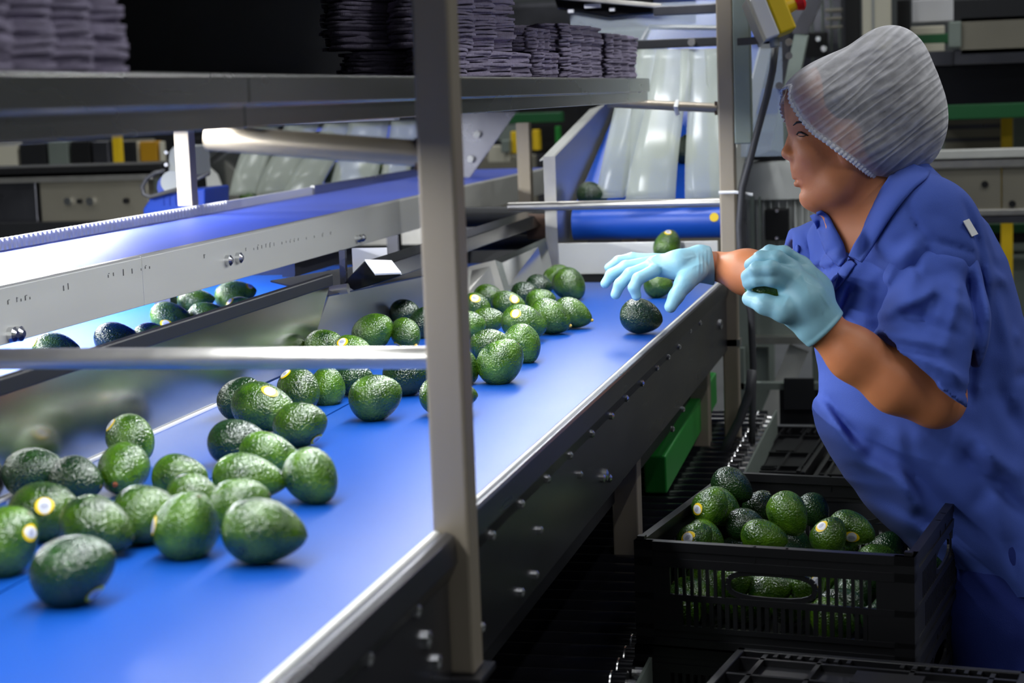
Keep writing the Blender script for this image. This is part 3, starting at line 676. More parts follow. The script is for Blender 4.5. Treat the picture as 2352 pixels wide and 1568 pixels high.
# left rear chute
t = thing('rear_chute', 'stainless chute with hanging milky strips behind the feed conveyor', 'chute')
Y1 = 6.3
m = MB(); m.ext([(at(x,y,Y=Y1)[0],at(x,y,Y=Y1)[2]) for x,y in ((458,375),(520,330),(760,300),(790,330),(740,420),(700,470),(515,480))],1,Y1,Y1+.01); m.build('side_wall', steel_mirror, t)
m = MB(); m.plate([at(455,372,Y=Y1-.1),at(515,325,Y=Y1-.1),at(520,332,Y=Y1-.05),at(463,378,Y=Y1-.05)],.01); m.build('top_flange', steel_dark, t)
m = MB(); m.plate([at(470,375,Y=Y1-.1),at(498,400,Y=Y1-.1),at(513,440,Y=Y1-.1),at(515,480,Y=Y1-.1),at(480,480,Y=Y1-.1)],.012); m.build('flange_plate', steel_light, t)
m = MB(); m.plate([at(640,520,Y=Y1+.05),at(990,470,Y=Y1+.05),at(1010,290,Y=Y1+1.2),at(700,300,Y=Y1+1.2)],.01); m.build('belt', belt2_m, t)
m = MB(); m.slab(640,455,1010,560,Y1+.03,.02); m.build('front_plate', steel, t)
for (xt,xb,w0,w1) in ((610,575,70,70),(700,640,80,80),(790,700,70,84),(850,820,92,110),(935,912,70,60)):
    k = 4200/6.3; m = MB(); ribbon(m,at(xt,265,Y=Y1+.0),at(xb,445,Y=Y1-.05),w0/k,w1/k,.06,skew=.03); m.build('strip', strip_m, t, smooth=True)
m = MB(); m.slab(560,255,1060,272,Y1-.02,.03); m.build('strip_bar', dark_m, t)
m = MB(); m.ext([(at(x,y,Y=Y1)[0],at(x,y,Y=Y1)[2]) for x,y in ((1000,255),(1215,255),(1108,405),(1000,420))],1,Y1-.2,Y1-.19); m.build('side_plate', steel_dark, t)
for x,y in ((1095,308),(1080,365)): m = MB().cyl(at(x,y,Y=Y1-.22),at(x,y,Y=Y1-.2),.012,n=14); m.build('bolt', bolt_m, t)
for x in (520,990): p = at(x,470,Y=Y1+.1); m = MB(); m.box((p[0],Y1+.1,0),(p[0]+.05,Y1+.15,p[2])); m.build('leg', steel_post, t)
# things in the gap between post and far chute
bgthing('green_press', 'dark green machine with yellow markings in the gap right of the near post', 'machine', 8.4, [
    ('body', black_m, 1190,240,1330,350,.2,.5),('rail', dgreen_m, 1150,262,1290,280),('yellow_marking', yellow_m, 1172,302,1192,352,-.03),('yellow_marking', yellow_m, 1222,298,1238,345,-.03),
    ('white_panel', cream_m, 1120,335,1170,372,-.05),('grey_post', galv, 1150,322,1170,350,-.1),('brown_panel', tan_m, 1193,302,1222,345,-.01),('green_light', green_m, 1274,290,1284,335,-.05)], legs=((1200,350),(1310,350)))
# distant hall machinery: keeps the depth behind everything
for i,(x,y,w,h,mm,lb) in enumerate(((-6.5,11,2.2,2.4,dark_m,'tall dark machine block far behind the left conveyor'),(-3.2,12,2.6,2.0,steel_dark,'wide grey machine block far behind the chutes'),(.2,11.5,2.4,2.9,dark_m,'tall dark machine block far behind the worker'),(3.2,10.5,2.6,2.5,steel_dark,'grey machine block far behind at the right edge'))):
    t = thing('distant_machine', lb, 'machine')
    MB().box((x,y,0),(x+w,y+1.2,h)).build('body', mm, t, bevel=.03)
    MB().box((x-.05,y-.05,h*.55),(x+w+.05,y,h*.6)).build('rail', galv, t)
    for k in range(4): MB().box((x+w*(k+.1)/4,y-.03,h*.15),(x+w*(k+.85)/4,y,h*.5)).build('panel', mm if k%2 else tan_m, t, bevel=.01)
    MB().box((x+w*.1,y-.04,h*.66),(x+w*.6,y,h*.9)).build('upper_panel', galv, t, bevel=.01)

# ================================================================== hall lights
hl = emis('hall_lamp', (.95,.98,1), 8)
k = 0
for x in (-6,-2,2,5):
    for y in (-1,3.4,7.8,12):
        t = thing('ceiling_light', 'long fluorescent ceiling light fixture', 'light', group='ceiling lights')
        MB().box((x-.08,y-.75,5.9),(x+.08,y+.75,5.98)).build('housing', white_m, t)
        MB().box((x-.06,y-.7,5.885),(x+.06,y+.7,5.9)).build('diffuser', hl, t)
        area('hall_light', (x,y,5.87), .15, 1.4, 52, col=(.95,.98,1))
w = bpy.data.worlds.new('hall_air'); SC.world = w; w.use_nodes = True
w.node_tree.nodes['Background'].inputs[0].default_value = (.5,.52,.55,1); w.node_tree.nodes['Background'].inputs[1].default_value = .1

AVOS = [
('belt', [-0.8357, 1.6082, 0.935], [0.923, 0.104, 0.371], 0.0892, 0.0708, [54, 50], 0, 'dark green avocado nearest the camera, lone in front, yellow sticker low on its right'),
('belt', [-0.9669, 1.7087, 0.9359], [0.713, 0.084, 0.696], 0.0849, 0.0726, [64, -19], 0, 'avocado cut off by the left picture edge, yellow and white sticker on its right side'),
('belt', [-0.9931, 1.85, 0.9342], [0.979, 0.002, 0.205], 0.0838, 0.069, [18, -18], 0, 'avocado at far left showing a big round yellow and white sticker to the front'),
('belt', [-0.8984, 1.7898, 0.9327], [0.963, -0.023, -0.268], 0.0864, 0.0674, None, 0, 'shiny avocado just behind the foremost one, frosted with white highlights, no sticker'),
('belt', [-1.1194, 2.0678, 0.9321], [0.985, 0.085, 0.148], 0.0825, 0.0649, None, 0, 'dark avocado at the far left lying against the stainless divider plate'),
('belt', [-1.0513, 2.0478, 0.9283], [0.966, -0.178, -0.188], 0.0716, 0.058, None, 0, 'smaller dark avocado beside the divider plate, tucked between two larger ones'),
('belt', [-1.0116, 2.0947, 0.9315], [0.148, -0.944, -0.294], 0.0759, 0.0649, None, 1, 'avocado with its brown stem scar turned to the camera'),
('belt', [-1.0894, 2.2883, 0.932], [0.68, -0.427, -0.596], 0.0757, 0.0647, [-44, -35], 0, 'avocado alone against the white belt edge line, sticker on its shaded left shoulder'),
('belt', [-0.8692, 1.8503, 0.9332], [0.992, 0.077, 0.095], 0.0785, 0.0671, None, 0, 'rough speckled avocado with a brown blemish on top, behind the round stickered one'),
('belt', [-0.9228, 2.0688, 0.9283], [0.998, 0.057, -0.007], 0.0712, 0.0583, None, 0, 'avocado with frosted top in the middle of the front cluster'),
('belt', [-0.8563, 1.9551, 0.9284], [0.945, -0.044, -0.324], 0.0679, 0.058, None, 0, 'avocado mostly hidden behind the round stickered avocado'),
('belt', [-0.7962, 1.7954, 0.9349], [0.482, -0.227, 0.847], 0.0824, 0.0705, [-69, -1], 0, 'round avocado with a narrow yellow sticker seen edge-on at its left'),
('belt', [-0.7832, 1.9178, 0.9308], [0.945, 0.102, 0.312], 0.0727, 0.0622, None, 0, 'light green avocado peeking out behind the big pear-shaped one'),
('belt', [-0.701, 1.7784, 0.9347], [0.986, 0.117, -0.118], 0.0921, 0.07, None, 0, 'big pear-shaped avocado at the right front of the cluster, narrow end to the right'),
('belt', [-0.8283, 2.0636, 0.9296], [0.984, 0.111, -0.139], 0.0949, 0.0597, None, 1, 'long avocado with a pale stem nub pointing right'),
('belt', [-0.9289, 2.2794, 0.9314], [0.998, 0.057, -0.007], 0.0859, 0.0635, None, 0, 'wrinkled dark avocado at the left of the middle cluster'),
('belt', [-0.8578, 2.2127, 0.9284], [0.971, 0.086, -0.225], 0.0854, 0.058, None, 0, 'avocado lodged between the wrinkled one and the round right-hand one'),
('belt', [-0.7501, 2.0672, 0.9313], [0.692, -0.334, -0.64], 0.0756, 0.0646, None, 0, 'avocado at the right edge of the front cluster, casting a shadow on the bare belt'),
('belt', [-0.8862, 2.4066, 0.9329], [0.975, 0.092, 0.201], 0.0787, 0.0664, [43, 37], 0, 'avocado with a pale sticker low on its right end, beside the belt seam'),
('belt', [-0.9798, 2.5197, 0.9358], [0.963, -0.023, -0.268], 0.1085, 0.0724, [10, -41], 0, 'long avocado with a yellow and white sticker on its very top'),
('belt', [-1.066, 2.6329, 0.9322], [0.713, 0.084, 0.696], 0.076, 0.065, None, 0, 'dark avocado at the left end of the middle cluster, touching the long stickered one'),
('belt', [-0.9938, 2.703, 0.9324], [0.663, -0.51, -0.548], 0.0772, 0.0655, [-28, -35], 1, 'avocado under the horizontal bar with a round sticker on top and a yellow stem scar'),
('belt', [-0.9705, 2.7693, 0.9284], [0.074, -0.054, 0.996], 0.0679, 0.058, None, 0, 'small smooth avocado just right of the one with the stem scar under the bar'),
('belt', [-0.9526, 2.8506, 0.9284], [0.998, 0.057, -0.007], 0.0679, 0.058, None, 0, 'dark avocado half hidden behind the lone round one under the bar'),
('belt', [-0.8432, 2.6253, 0.9354], [0.945, 0.102, 0.312], 0.0838, 0.0716, None, 0, 'round avocado standing alone under the bar, left of the near post'),
('belt', [-0.8597, 2.8577, 0.9348], [0.992, 0.077, 0.095], 0.0861, 0.0717, None, 0, 'dark textured avocado behind the bar, left of the near post'),
('belt', [-0.7415, 2.6728, 0.9305], [0.99, 0.143, -0.014], 0.0909, 0.0628, None, 0, 'avocado crossing behind the near post, both ends showing'),
('belt', [-1.1276, 3.2124, 0.9322], [0.975, 0.092, 0.201], 0.0761, 0.0651, None, 0, 'avocado resting at the foot of the stainless plate above the bar, leftmost of its row'),
('belt', [-1.039, 3.1061, 0.9334], [0.993, 0.03, -0.11], 0.0789, 0.0674, [-18, -25], 0, 'avocado just above the bar with a sticker arching over its back'),
('belt', [-1.0859, 3.3825, 0.936], [0.831, -0.009, 0.557], 0.0884, 0.0731, None, 0, 'large motion-blurred pear-shaped avocado rolling above the bar'),
('belt', [-1.0259, 3.4077, 0.9281], [0.663, -0.51, -0.548], 0.0716, 0.058, [-18, 27], 1, 'avocado with a yellow tip rolling next to the large blurred one'),
('belt', [-1.0399, 3.5637, 0.9284], [0.375, -0.258, 0.891], 0.0783, 0.058, None, 1, 'upright dark avocado with an orange stem dot at the left edge of the near post'),
('belt', [-1.1338, 3.762, 0.9284], [0.998, 0.057, -0.007], 0.0679, 0.058, None, 0, 'dark avocado at the back, beside the near post, farthest of its group'),
('belt', [-0.733, 2.9836, 0.9371], [0.724, -0.034, 0.689], 0.0882, 0.0754, None, 0, 'round avocado at the front right of the cluster beyond the near post'),
('belt', [-0.7498, 3.2237, 0.9325], [0.528, -0.315, -0.789], 0.0782, 0.0668, None, 0, 'bright green avocado right of the round one beyond the near post'),
('belt', [-0.8132, 3.2368, 0.93], [0.992, 0.077, 0.095], 0.0801, 0.0609, None, 0, 'avocado directly behind the round front one beyond the near post'),
('belt', [-0.7982, 2.97, 0.9281], [0.074, -0.054, 0.996], 0.0679, 0.058, None, 0, 'bright green avocado peeking out at the right edge of the near post'),
('belt', [-0.8111, 3.5061, 0.9359], [0.977, -0.003, -0.214], 0.0932, 0.0725, [-19, -20], 0, 'avocado with a round yellow and white sticker at the middle of the far cluster'),
('belt', [-0.7798, 3.6085, 0.935], [0.918, -0.161, -0.362], 0.092, 0.0708, None, 1, 'avocado with a yellow stem dot, second from the right of the far cluster'),
('belt', [-0.7512, 3.6951, 0.9313], [0.945, -0.081, -0.317], 0.0867, 0.0632, None, 1, 'rightmost avocado of the far cluster, stem dot at its lower right'),
('belt', [-0.9108, 3.6058, 0.9284], [0.985, 0.085, 0.148], 0.0749, 0.058, None, 0, 'avocado with a heavily frosted skin in the middle of the far cluster'),
('belt', [-1.0014, 3.8674, 0.9284], [0.945, -0.044, -0.324], 0.0679, 0.058, [-4, -17], 0, 'avocado against the right edge of the near post with a sticker on top'),
('belt', [-1.0237, 4.061, 0.9284], [0.992, 0.077, 0.095], 0.0679, 0.058, None, 0, 'small bright avocado at the back of the far cluster against the guide plate'),
('belt', [-0.9367, 3.9023, 0.9284], [0.993, 0.03, -0.11], 0.0769, 0.058, [14, -12], 0, 'avocado with a thin yellow sticker line behind the stickered middle one'),
('belt', [-0.9328, 3.5403, 0.9284], [0.998, 0.057, -0.007], 0.0679, 0.058, None, 0, 'avocado half covered by the near post in the far cluster'),
('belt', [-0.8733, 3.9454, 0.9284], [0.975, 0.092, 0.201], 0.0697, 0.058, None, 0, 'smooth light green avocado behind the one with the yellow stem dot'),
('belt', [-0.9472, 4.2651, 0.9284], [0.993, 0.03, -0.11], 0.0679, 0.058, None, 0, 'small dark avocado in the back row beside the tall blurred pair'),
('belt', [-0.9454, 4.1057, 0.9284], [0.992, 0.077, 0.095], 0.0679, 0.058, None, 0, 'small avocado in the back row, left of the dark one'),
('belt', [-0.862, 4.2146, 0.9367], [0.696, -0.232, -0.68], 0.0867, 0.0741, None, 0, 'front one of the two blurred avocados at the far end of the guide plates'),
('belt', [-0.9463, 4.4669, 0.9303], [0.713, 0.084, 0.696], 0.072, 0.0611, None, 0, 'rear one of the two blurred avocados at the far end of the guide plates'),
('belt', [-0.5927, 3.6079, 0.9348], [0.977, -0.003, -0.214], 0.0875, 0.0717, None, 0, 'lone dark glossy avocado on the bare belt beneath the outstretched glove'),
('belt', [-0.6559, 4.25, 0.9294], [0.998, 0.057, -0.007], 0.0696, 0.0595, None, 0, 'avocado under the palm of the outstretched glove'),
('lane', [-1.6536, 3.173, 0.933], [0.99, 0.143, -0.014], 0.0933, 0.0666, [-35, -13], 0, 'avocado on the rear belt with yellow stickers, leftmost above the bar'),
('lane', [-1.6148, 3.3524, 0.9319], [0.987, 0.154, 0.037], 0.0907, 0.0645, None, 0, 'dark grey-green avocado on the rear belt'),
('lane', [-1.6528, 3.7066, 0.9312], [0.986, 0.117, -0.118], 0.0936, 0.0631, [-5, 17], 0, 'avocado on the rear belt with a sticker low on its front'),
('lane', [-1.5575, 3.3933, 0.9284], [0.987, 0.154, 0.037], 0.0756, 0.058, None, 0, 'pale frosted avocado just showing over the black edged divider'),
('lane', [-1.7279, 4.0249, 0.9291], [0.982, 0.164, 0.089], 0.093, 0.0599, None, 0, 'avocado on the rear belt close under the feed conveyor beam'),
('lane', [-1.5892, 3.7549, 0.9286], [0.975, 0.173, 0.142], 0.0867, 0.058, None, 0, 'bright avocado on the rear belt leaning on the black edged divider'),
('lane', [-1.653, 4.0893, 0.9351], [0.964, 0.181, 0.196], 0.1043, 0.0709, [40, -24], 0, 'large light green avocado on the rear belt, sticker at its upper right'),
('lane', [-1.5431, 3.8511, 0.9284], [0.982, 0.164, 0.089], 0.0786, 0.058, [-21, -15], 0, 'avocado on the rear belt showing only its stickered top over the divider'),
('lane', [-1.5091, 4.3622, 0.9298], [0.04, 0.087, 0.995], 0.0725, 0.0615, None, 0, 'green avocado on the rear belt behind the bracket at the divider end')]
# ================================================================== avocados
def avo_prof(th, k=.17, neck=.10):
    """unit profile: half-width 1 and half-length 1; stem end at th=0"""
    r = math.sin(th)*(1-k*math.cos(th)-neck*max(0,math.cos(th))**2*.6)
    return r
def avo_mesh(seed, k, neck, seg=44, ring=30):
    rn = random.Random(seed); vs = []; ph = [rn.uniform(0,6.28) for _ in range(6)]
    mxr = max(avo_prof(t,k,neck) for t in np.linspace(0,PI,60))
    for i in range(ring+1):
        t = PI*i/ring; r = avo_prof(t,k,neck)/mxr; z = math.cos(t)
        for j in range(seg):
            p = 2*PI*j/seg
            f = 1+.015*math.sin(2*p+ph[0])*math.sin(t)+.010*math.sin(3*p+ph[1]+2*t)+.006*math.sin(5*t+ph[2]+p)
            f += .004*math.sin(9*p+ph[3]+7*t)*math.sin(11*t+ph[4])
            vs.append((r*f*math.cos(p)*.5, r*f*math.sin(p)*.5, z*.5))
    fs = []
    for i in range(ring):
        for j in range(seg):
            a = i*seg+j; b2 = i*seg+(j+1)%seg
            fs.append((a,a+seg,b2+seg,b2))
    me = bpy.data.meshes.new('avocado'); me.from_pydata(vs,[],fs); 
    bm = bmesh.new(); bm.from_mesh(me); bmesh.ops.remove_doubles(bm, verts=bm.verts, dist=1e-5); bmesh.ops.recalc_face_normals(bm, faces=bm.faces); bm.to_mesh(me); bm.free()
    me.polygons.foreach_set('use_smooth',[True]*len(me.polygons)); return me
AV = [(.10,.02),(.17,.10),(.24,.25),(.14,.05),(.2,.15)]
def avo_variant(L, W, dark, i):
    """meshes are baked at true size so the skin bumps keep their scale"""
    e = L/W; k,neck = AV[0] if e < 1.15 else (AV[3] if e < 1.22 else (AV[1] if e < 1.3 else (AV[4] if e < 1.4 else AV[2])))
    me = avo_mesh(i*13+1, k, neck)
    for v in me.vertices: v.co = (v.co.x*W, v.co.y*W, v.co.z*L)
    me.materials.append(avo_dark_m if dark else avo_m)
    return me, k, neck
def spoint(th, ph, L, W, k, neck, mxr): 
    r = avo_prof(th,k,neck)/mxr
    return np.array([r*math.cos(ph)*W/2, r*math.sin(ph)*W/2, math.cos(th)*L/2])
def avocado(pos, ax, L, W, sticker, stem, label, group, dark=False, idx=0, roll=0, kind='avocado'):
    pos = np.array(pos); ax = np.array(ax)/np.linalg.norm(ax)
    u = np.cross(ax, [0,0,1]); u = u/np.linalg.norm(u) if np.linalg.norm(u) > .05 else np.array([1.,0,0]); v = np.cross(ax,u)
    B = np.array([u,v,ax]).T
    me,k,neck = avo_variant(L, W, dark, idx)
    o = bpy.data.objects.new(kind, me); COL.objects.link(o)
    o.matrix_world = Matrix([[*B[0],pos[0]],[*B[1],pos[1]],[*B[2],pos[2]],[0,0,0,1]])
    tag(o, label, 'avocado', group)
    mxr = max(avo_prof(t,k,neck) for t in np.linspace(0,PI,60))
    toc = (CAM-pos)/np.linalg.norm(CAM-pos)
    # stem scar: small button at the narrow end
    n = 10; ms = MB(); z0 = L/2*.985; rs = .0042
    ms.cyl((0,0,z0-.001),(0,0,z0+(.004 if stem == 1 else .0008)), rs*(1 if stem == 1 else .7), rs*.6, n=n)
    s = ms.build('stem_scar', stemb_m if idx == 6 else (stem_m if stem == 1 else stemd_m), None, smooth='auto'); s.parent = o
    if sticker:
        off = np.array(sticker, float)*(np.linalg.norm(pos-CAM)/F)/1.0
        rr = W/2*.98; l = np.hypot(*off)
        if l > rr*.97 : off = off*min(1, (max(L,W)/2*.93)/l); l = np.hypot(*off)
        wv = math.sqrt(max(.0, (max(rr,l*1.04))**2-l*l))
        dc = R@np.array([off[0],-off[1],wv]); dl = B.T@(dc/np.linalg.norm(dc))
        best = None
        for th in np.linspace(.15,PI-.15,50):
            for ph in np.linspace(0,2*PI,72,endpoint=False):
                q = spoint(th,ph,L,W,k,neck,mxr); c = q@dl/np.linalg.norm(q)
                if best is None or c > best[0]: best = (c,th,ph)
        _,th0,ph0 = best
        def patch(name, a, b, lift, mm, sh=0, parent=o):
            mb = MB(); vs = []; N = 20; rings = 3
            rloc = max(.35*W/2, avo_prof(th0,k,neck)/mxr*W/2)
            for q in range(rings+1):
                for j in range(N):
                    t = 2*PI*j/N; s_ = q/rings
                    dth = (a*s_*math.cos(t)+sh)/(L/2*abs(math.sin(th0))+W/2*abs(math.cos(th0))); dph = b*s_*math.sin(t)/rloc
                    vs.append(spoint(th0+dth, ph0+dph, L, W, k, neck, mxr)*(1+lift/(W/2)))
            fs = [(q*N+j,q*N+(j+1)%N,(q+1)*N+(j+1)%N,(q+1)*N+j) for q in range(rings) for j in range(N)]
            mb.add(vs,fs); p = mb.build(name, mm, parent, smooth=True); return p
        st = patch('sticker', .0135, .0098, .0007, sticker_y)
        patch('sticker_center', .0085, .0088, .0010, sticker_w, parent=st)
        patch('sticker_print', .0058, .0034, .0012, sticker_g, parent=st)
    return o
for i,(grp,pos,ax,L,W,stk,stem,lab) in enumerate(AVOS):
    pos = list(pos)
    avocado(pos, ax, L, W, stk, stem, lab, 'avocados on the sorting belt' if grp == 'belt' else 'avocados on the rear belt', dark=('dark' in lab), idx=i)
# avocados at the chutes
def near_axis(a, t=0):
    a = math.radians(a); t = math.radians(t); return R@np.array([math.cos(a)*math.cos(t),math.sin(a)*math.cos(t),math.sin(t)])
p = at(1533,563,Y=4.635); avocado(p, near_axis(70,10), .082,.070,(0,-26),0,'avocado dropping off the chute roller, yellow sticker on its crown','avocados at the far chute',idx=70)
p = at(1361,459,Y=4.86); avocado((p[0],4.86,1.08+.033), near_axis(-10,10), .088,.066,None,0,'dark avocado sitting on the chute roller by the side wall','avocados at the far chute',dark=True,idx=71)
def onramp(px,py): 
    p = at(px,py,Y=5.15); return (p[0],5.15,1.0805+(5.15-4.862)*.3563+.036)
avocado(onramp(1576,375), near_axis(80), .085,.066,None,0,'dark avocado visible between two milky strips','avocados at the far chute',dark=True,idx=72)
avocado((onramp(1515,380)[0],5.2,1.0805+.338*.3563+.036), near_axis(20), .085,.070,None,0,'avocado blurred behind the widest milky strip','avocados at the far chute',idx=73)
p = at(575,450,Y=6.22); avocado(p, near_axis(10), .080,.066,(18,-4),0,'avocado at the rear chute with a yellow sticker, just above the feed conveyor','avocados at the rear chute',idx=74)
p = at(763,398,Y=6.42); avocado(p, near_axis(80), .095,.07,None,0,'dark avocado between strips of the rear chute','avocados at the rear chute',dark=True,idx=75)
p = at(860,385,Y=6.42); avocado(p, near_axis(70), .12,.11,(24,-2),0,'avocado behind the pale strip of the rear chute','avocados at the rear chute',idx=76)

# sticker left on the chute roller
o = MB(); c = at(1640,488,Y=4.816); o.cyl((c[0],4.8165,1.048),(c[0],4.8145,1.0485),.012,n=20); tag(o.build('loose_sticker', sticker_y),'yellow and white fruit sticker stuck on the right end of the chute roller','sticker')

# ================================================================== roller track
t = thing('roller_track', 'gravity track of black rollers in the dark beneath the belt conveyor', 'roller conveyor')
roll_m = mat('black_roller', (13,13,18), .22, spec=.5)
y = 1.9
while y < 5.0:
    MB().cyl((-.98,y,.48),(-.475,y,.48),.024,n=20).build('roller', roll_m, t, smooth='auto')
    MB().cyl((-.475,y,.48),(-.455,y,.48),.012,n=14).build('axle_end', bolt_m, t)
    MB().cyl((-.500,y,.48),(-.492,y,.48),.0248,.022,n=20).build('end_cap', bolt_m, t, smooth='auto')
    y += .064
MB().box((-.455,1.85,.43),(-.45,5.0,.50)).build('side_rail', galv, t)
MB().box((-1.0,1.85,.43),(-.985,5.0,.50)).build('side_rail', galv, t)
for y in (2.0,4.7):
    for x in (-1.0,-.475): MB().box((x,y,0),(x+.022,y+.03,.44)).build('leg', galv, t)

# ================================================================== crates
def panel_parts(L, H, hole=True):
    """side panel in local coords: x along, z up, thin in y. Boxes for rails and slats"""
    m = MB(); T = .006
    m.box((0,0,H-.014),(L,.014,H)); m.box((0,0,H-.034),(L,T,H-.026)); m.box((0,0,0),(L,.012,.012)); m.box((0,0,.025),(L,T,.033))
    m.box((0,0,H*.44),(L,T,H*.50)); m.box((0,0,0),(.030,.010,H)); m.box((L-.030,0,0),(L,.010,H)); m.box((0,.003,.012),(L,.006,.028))
    m.box((0,.002,H-.026),(L,.006,H-.014)); m.box((0,0,H*.76),(L,T,H-.034))
    cx = L*.5; hw = .068
    m.box((.03,.001,.033),(L*.16,T,H*.44)); m.box((L*.84,.001,.033),(L-.03,T,H*.44)); m.box((.03,.001,H*.5),(L*.12,T,H*.76)); m.box((L*.88,.001,H*.5),(L-.03,T,H*.76))
    x = L*.12
    while x < L*.88:
        if abs(x-cx) > hw+.004 or not hole: m.box((x,.001,H*.5),(x+.005,T,H*.76))
        x += .0125
    x = L*.16
    while x < L*.84:
        m.box((x,.001,.033),(x+.0065,T,H*.44)); x += .0125
    if hole:                                                               # rounded handle frame
        n = 20; c = (cx,H*.63)
        for k in range(n):
            a0 = 2*PI*k/n; a1 = 2*PI*(k+1)/n
            f = lambda a: (c[0]+hw*math.copysign(abs(math.cos(a))**.7,math.cos(a)), 0, c[1]+H*.125*math.copysign(abs(math.sin(a))**.7,math.sin(a)))
            p,q = f(a0),f(a1)
            m.bar((p[0],.004,p[2]),(q[0],.004,q[2]),.008,.004,up=(0,1,0))
        for s in (-1,1): m.box((cx+s*.025-.002,.001,H-.026),(cx+s*.025+.002,.009,H))
    return m
def xf(m, o, ux, uy, uz):
    o,ux,uy,uz = map(lambda q: np.array(q,float),(o,ux,uy,uz))
    m.v = [tuple(o+ux*a+uy*b+uz*c) for a,b,c in m.v]; return m
def crate(o, ang, W, D, H, label, base_only=False):
    t = thing('plastic_crate', label, 'crate')
    c,s = math.cos(ang), math.sin(ang); ux = np.array([c,s,0]); uy = np.array([-s,c,0]); uz = np.array([0,0,1.]); o = np.array(o,float)
    xf(panel_parts(W,H),o,ux,uy,uz).build('side_panel',crate_m,t)
    xf(panel_parts(W,H),o+ux*W+uy*D,-ux,-uy,uz).build('side_panel',crate_m,t)
    xf(panel_parts(D-.012,H),o+ux*W+uy*.006,uy,-ux,uz).build('side_panel',crate_m,t)
    xf(panel_parts(D-.012,H),o+uy*(D-.006),-uy,ux,uz).build('side_panel',crate_m,t)
    m = MB(); m.box((.004,.004,0),(W-.004,D-.004,.006))
    x = .03
    while x < W-.02: m.box((x,.006,.006),(x+.006,D-.006,.012)); x += .035
    xf(m,o,ux,uy,uz).build('base',crate_m,t)
    m = MB()
    for (a,b2) in ((.004,.004),(W-.016,.004),(.004,D-.016),(W-.016,D-.016)): m.box((a,b2,0),(a+.012,b2+.012,H+.006))
    xf(m,o,ux,uy,uz).build('corner_posts',crate_m,t)
    return t
ca = math.atan2(-.069,.428); CZ = .525; CH = .165
crate((-.473,2.749,CZ), ca, .434, .535, CH, 'black plastic crate full of rejected avocados beside the conveyor')
crate((-.478,2.76,CZ-.172), ca, .434, .535, CH, 'black plastic crate underneath the avocado-filled one')
def flat_crate(o, ang, W, D, label, n=2, H=.028):
    t = thing('folded_crate', label, 'crate')
    c,s = math.cos(ang), math.sin(ang); ux = np.array([c,s,0]); uy = np.array([-s,c,0]); uz = np.array([0,0,1.]); o = np.array(o,float)
    m = MB(); m.box((0,0,0),(W,D,.006)); 
    m.box((0,0,0),(W,.012,H)); m.box((0,D-.012,0),(W,D,H)); m.box((0,0,0),(.012,D,H)); m.box((W-.012,0,0),(W,D,H))
    xf(m,o,ux,uy,uz).build('frame',crate_m,t,bevel=.0015)
    m = MB()
    for f in (.10,.30,.62,.88): m.box((W*f,.012,.006),(W*f+.007,D-.012,H*.9))
    for f in (.14,.42,.80): m.box((.012,D*f,.006),(W-.012,D*f+.007,H*.9))
    m.box((W*.45,D*.45,H*.5),(W*.68,D*.72,H*.95)); m.box((W*.10,D*.12,H*.45),(W*.9,D*.84,H*.55))
    x = W*.14
    while x < W*.40: m.box((x,D*.86,H*.5),(x+.006,D*.96,H*.96)); m.box((x+W*.44,D*.86,H*.5),(x+W*.44+.006,D*.96,H*.96)); x += .018
    xf(m,o,ux,uy,uz).build('ribs',crate_m,t)
    m = MB(); nn = 24
    for k in range(nn):
        a0,a1 = 2*PI*k/nn,2*PI*(k+1)/nn
        f = lambda a: np.array([W*.5+W*.13*math.copysign(abs(math.cos(a))**.5,math.cos(a)), D*.07+.012*math.sin(a), H])
        m.bar(f(a0),f(a1),.004,.004)
    xf(m,o,ux,uy,uz).build('handle_opening',crate_m,t)
    m = MB(); m.box((W*.90,-.004,H*.3),(W*.955,.012,H+.006)); xf(m,o,ux,uy,uz).build('latch',crate_m,t,bevel=.002)
    return t
p = at(1612,1530,D=2.56); flat_crate((p[0],p[1]-.02,.528), ca, .42, .20, 'folded black crate in the very foreground at the bottom right')
p = at(1612,1565,D=2.53); flat_crate((p[0]-.02,p[1]-.03,.494), ca, .43, .22, 'folded black crate just below the foreground one at the bottom edge')
a = at(1655,1078,Z=.44); bq = at(1848,1083,Z=.44); wv = bq-a
flat_crate((a[0],a[1],.41), math.atan2(wv[1],wv[0]), np.linalg.norm(wv), .62, 'folded black crate with a square latch, behind the full crate')
flat_crate((a[0]-.005,a[1]+.003,.375), math.atan2(wv[1],wv[0]), np.linalg.norm(wv), .62, 'folded black crate under the one with the square latch')
a2 = at(1850,1090,Z=.44); flat_crate((a2[0]+.01,a2[1],.40), math.atan2(wv[1],wv[0]), .26, .60, 'folded black crate farther right, half hidden by the blue smock')
